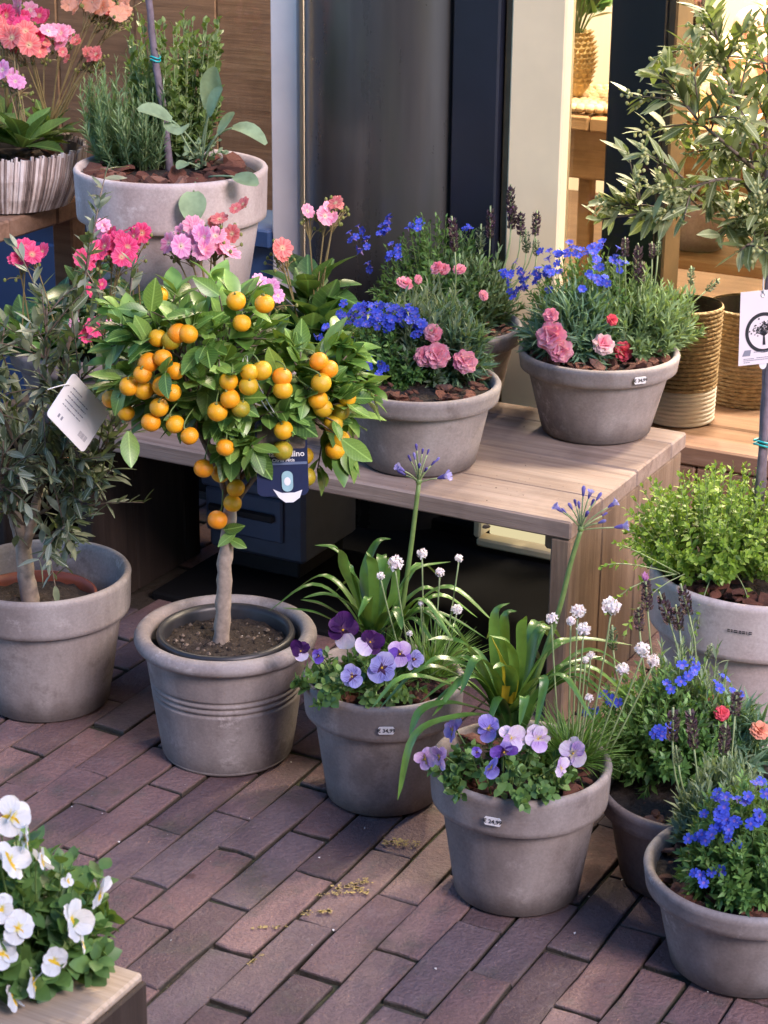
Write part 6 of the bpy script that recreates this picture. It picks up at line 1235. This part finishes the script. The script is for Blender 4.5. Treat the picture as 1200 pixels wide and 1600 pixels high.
# ------------------------------------------------------------------ inside the window
t = fthing('window_table', 'brown plank table inside the right window carrying the woven mats', 'table', -1.5, 4.5, .05)
for i in range(5): fbox(t, 'table_plank', M['wood_shop'], -1.96+.2*i, -1.96+.2*i+.197, 4.3, 4.78, .742, .776-.001*(i % 2))
fbox(t, 'table_apron', M['wood_shop'], -1.93, -1.0, 4.325, 4.345, .63, .7415)
for x in (-1.80, -1.02):
    for b in (4.33, 4.70): fbox(t, 'table_leg', M['wood_shop'], x, x+.032, b+.016, b+.05, .051, .7415)
fbox(t, 'table_shelf', M['wood_shop'], -1.765, -1.03, 4.37, 4.66, .44, .465)
def woven_mat(label, a, b, R):
    t = fthing('rope_mat', label, 'mat', a, b, .7765); mb = MB()
    for r in np.arange(.02, R, .021):
        n_ = max(6, int(r*2*math.pi/.020))
        for i in range(n_):
            an = i*2*math.pi/n_+r*30; s_ = .0125*random.uniform(.85, 1.15); tv = grid_leaf([.35, .5, .5, .35], -.5, .0); c = np.array([r*math.cos(an), r*math.sin(an), .013 if r > R-.03 else .008])
            mb.lathe([(.0, -.009), (s_*.8, -.005), (s_, .001), (s_*.7, .009), (0, .011)], 7, 0, c=tuple(c))
    stuff(mb.build('rope_knots', M['straw'], t))
woven_mat('knotted straw mat under the golden vase in the window', -1.80, 4.46, .155); woven_mat('knotted straw mat right of the dark window post', -1.56, 4.46, .13)
t = fthing('golden_vase', 'golden scaled vase like a pine cone on the knotted mat', 'vase', -1.862, 4.44, .795)
mb = MB(); prv = [(.022, 0), (.036, .02), (.046, .06), (.044, .10), (.032, .135), (.03, .145), (.026, .14)]; mb.lathe(prv, 32); mb.build('vase_body', M['gold'], t); mb = MB()
for k in range(12):
    z = .008+k*.0112; r = np.interp(z, [p[1] for p in prv[:6]], [p[0] for p in prv[:6]]); n_ = 16
    for i in range(n_):
        an = (i+.5*(k % 2))*2*math.pi/n_; d = np.array([math.cos(an), math.sin(an), 0]); mb.scatter(grid_leaf([.3, .5, .4, .05], -.5, .25), [d*(r+.001)+np.array([0, 0, z+.004])], frames([d*.5+np.array([0, 0, -1.])*-.9], None, d), .016)
stuff(mb.build('vase_scales', M['gold'], t))
t = fthing('potted_foliage', 'green leaves with a pink bloom standing in the golden vase', 'plant', -1.862, 4.44, .93); lf = Leafer()
for i in range(26):
    an = random.uniform(0, 6.3); e = np.array([math.cos(an)*.07, math.sin(an)*.07, random.uniform(.05, .2)]); lf.shoot((0, 0, -.03), e, 4, .055, CL[0], .8, .002, (0, 0, .03), .55)
lf.build(t, [M['strap_leaf'], M['stem']])
for x, z in ((-.02, .15), (.03, .19), (.05, .13)): place(CARN['pink'][0], 'flower', t, mat=mat4(face_rot((0, -.8, .5)), (x, -.06, z), .028))
t = fthing('glass_jar', 'tall clear glass jar with dried flowers behind the dark post', 'jar', -1.665, 4.46, .785)
mb = MB(); mb.lathe([(.0, .004), (.098, .004), (.10, .01), (.10, .42), (.104, .425)], 48); mb.build('jar_wall', M['glass'], t)
mb = MB(); mb.lathe([(.0, .006), (.05, .006), (.05, .02), (.03, .024), (.03, .24), (0, .242)], 20); o = mb.build('wooden_stand', M['wood_shop'], t)
t = fthing('dried_flowers', 'red, yellow and straw dried flowers inside the tall glass jar', 'dried flowers', -1.665, 4.46, .80)
for i in range(46):
    an = random.uniform(0, 6.3); r = random.uniform(.05, .085); z = random.uniform(0.005, .38); k = random.choice(['rose', 'salmon', 'blush']) if z > .16 else 'blush'
    o = place(random.choice(CARN[k]) if z > .10 else FM[0], 'dried_flower', t, mat=mat4(face_rot((math.cos(an), math.sin(an), .3)), (r*math.cos(an), r*math.sin(an), z), random.uniform(.016, .026)))
t = fthing('ball_bowl', 'bowl of pastel pink, peach and yellow balls in the window', 'bowl', -1.44, 4.46, .777)
mb = MB(); mb.lathe([(.06, 0), (.09, .01), (.125, .06), (.12, .06), (.07, .015), (0, .012)], 40); mb.build('bowl_body', M['gold'], t)
sph = MB(); sph.lathe([(max(.0001, math.sin(x)), -math.cos(x)) for x in np.linspace(0, math.pi, 13)], 20)
BM = [sph.mesh('ball', M[k]) for k in ('ball_pink', 'ball_peach', 'ball_yellow')]
PB = ['coral pink ball lowest at the left in the window bowl', 'coral pink ball lowest in the middle of the window bowl', 'small peach ball half buried among the window balls', 'peach ball at the left rim of the window bowl', 'yellow ball at the right rim of the window bowl', 'peach ball in the middle front of the window heap', 'pink ball second row at the right of the window heap', 'yellow ball behind the middle of the window heap', 'pink ball just below the topmost window ball', 'peach ball high at the back right of the window heap', 'yellow ball at the back left of the window heap', 'topmost peach ball of the window heap']
for k, (x, y, z, r, c) in enumerate([(-.05, -.05, .06, .04, 0), (.03, -.07, .06, .042, 0), (.0, -.02, .10, .042, 1), (-.06, .02, .09, .04, 1), (.07, .0, .09, .042, 2), (-.04, -.03, .145, .042, 1), (.04, -.02, .15, .044, 0), (.0, .04, .16, .042, 2), (-.01, .0, .20, .045, 0), (.06, .05, .17, .04, 1), (-.07, .05, .14, .04, 2), (.03, .02, .235, .042, 1)]):
    o = place(BM[c], 'pastel_ball', None, mat=Matrix.Translation(Vector(W(-1.44+x, 4.46+y, .777+z))) @ Matrix.Scale(r, 4)); tag(o, PB[k], 'ball', 'pastel balls in the window bowl')
def rope_basket(label, a, b, R, H, white):
    t = fthing('rope_basket', label, 'basket', a, b, .2925)
    def coils(z0, z1, m, name):
        mb = MB(); nr = max(1, int((z1-z0)/.0085)); pr = []; seg = 72
        for i in range(nr):
            zc = z0+(i+.5)*(z1-z0)/nr
            for q in (-1.3, -.65, 0, .65, 1.3): pr.append((R*(.93+.07*zc/H)+.0048*math.cos(q)-.0035, zc+.0046*math.sin(q)))
        n0 = mb.n; mb.lathe(pr, seg); V = mb.v[-1]; ang = np.arctan2(V[:, 1], V[:, 0]); rr = np.hypot(V[:, 0], V[:, 1]); k = 1+.004*np.sin(ang*60+np.floor(V[:, 2]/.0085)*1.3); V[:, 0] *= k; V[:, 1] *= k
        return mb.build(name, M[m], t)
    zs = .07 if white else 0
    if white: coils(0, zs, 'rope_white', 'white_base')
    coils(zs, H, 'rope', 'rope_coils'); mb = MB(); mb.lathe([(R*.97, H-.004), (R*.94, H*.5), (R*.9, .01), (0, .01)], 48); mb.build('basket_lining', M['wood_dark'], t)
rope_basket('tall sea grass rope basket with a white rope base', -1.325, 3.775, .075, .235, True); rope_basket('plain brown rope basket behind the white based one', -1.25, 3.965, .088, .20, False)
t = fthing('pale_pot', 'empty pale clay pot on the shelf below the window table', 'flower pot', -1.56, 4.49, .4655)
mb = MB(); mb.lathe([(.05, 0), (.06, .002), (.075, .085)], 48); mb.build('pot_body', M['clay_pale'], t); mb = MB(); mb.lathe([(.074, .0848), (.086, .088), (.088, .125), (.084, .128), (.078, .12), (.07, .04), (0, .02)], 48); mb.build('pot_rim', M['clay_pale'], t)
t = fthing('red_pot_plant', 'small red flowering plant under the window table', 'plant', -1.72, 4.46, .4655); mb = MB(); mb.lathe([(.03, 0), (.042, .05), (.044, .055), (.038, .052), (0, .045)], 24); mb.build('pot', M['plastic_terra'], t)
mb = MB()
for i in range(30): d = unit(RNG.normal(0, 1, 3)+np.array([0, 0, 1])); mb.scatter(grid_leaf([.1, .3, .25, .02], .2, -.2), [d*.01+np.array([0, 0, .05])], frames([d]), .045)
stuff(mb.build('foliage', M['litho_leaf'], t))
RF = carnation([M['red_flower'], M['red_flower'], M['litho_leaf']])
for i in range(9): place(RF, 'flower', t, mat=mat4(face_rot((0, -.5, .8), .8), (random.uniform(-.045, .05), random.uniform(-.04, .03), random.uniform(.06, .10)), .016))
# a clod of soil left on the bench
mb = MB(); mb.lathe([(.0, -.4), (.7, -.3), (1., .1), (.7, .5), (0, .6)], 7, wob=.2); o = place(mb.mesh('soil_clod', M['soil']), 'soil_clod', None, mat=Matrix.Translation((.165, 3.12, .3735)) @ Matrix.Scale(.0062, 4)); tag(o, 'small dark clod of soil on the bench top', 'clod')
mb = MB()
for i in range(90):
    p = W(random.gauss(-1.42, .12), random.gauss(3.03, .05), .3705) if i < 60 else W(random.uniform(-1.6, -1.22), random.uniform(2.96, 3.4), .3705)
    s_ = random.choice([.0008, .0012, .002]); mb.scatter(tiny_leaf(.6), [p], frames(RNG.normal(0, 1, (1, 3))), s_)
stuff(mb.build('spilled_soil', M['soil']))
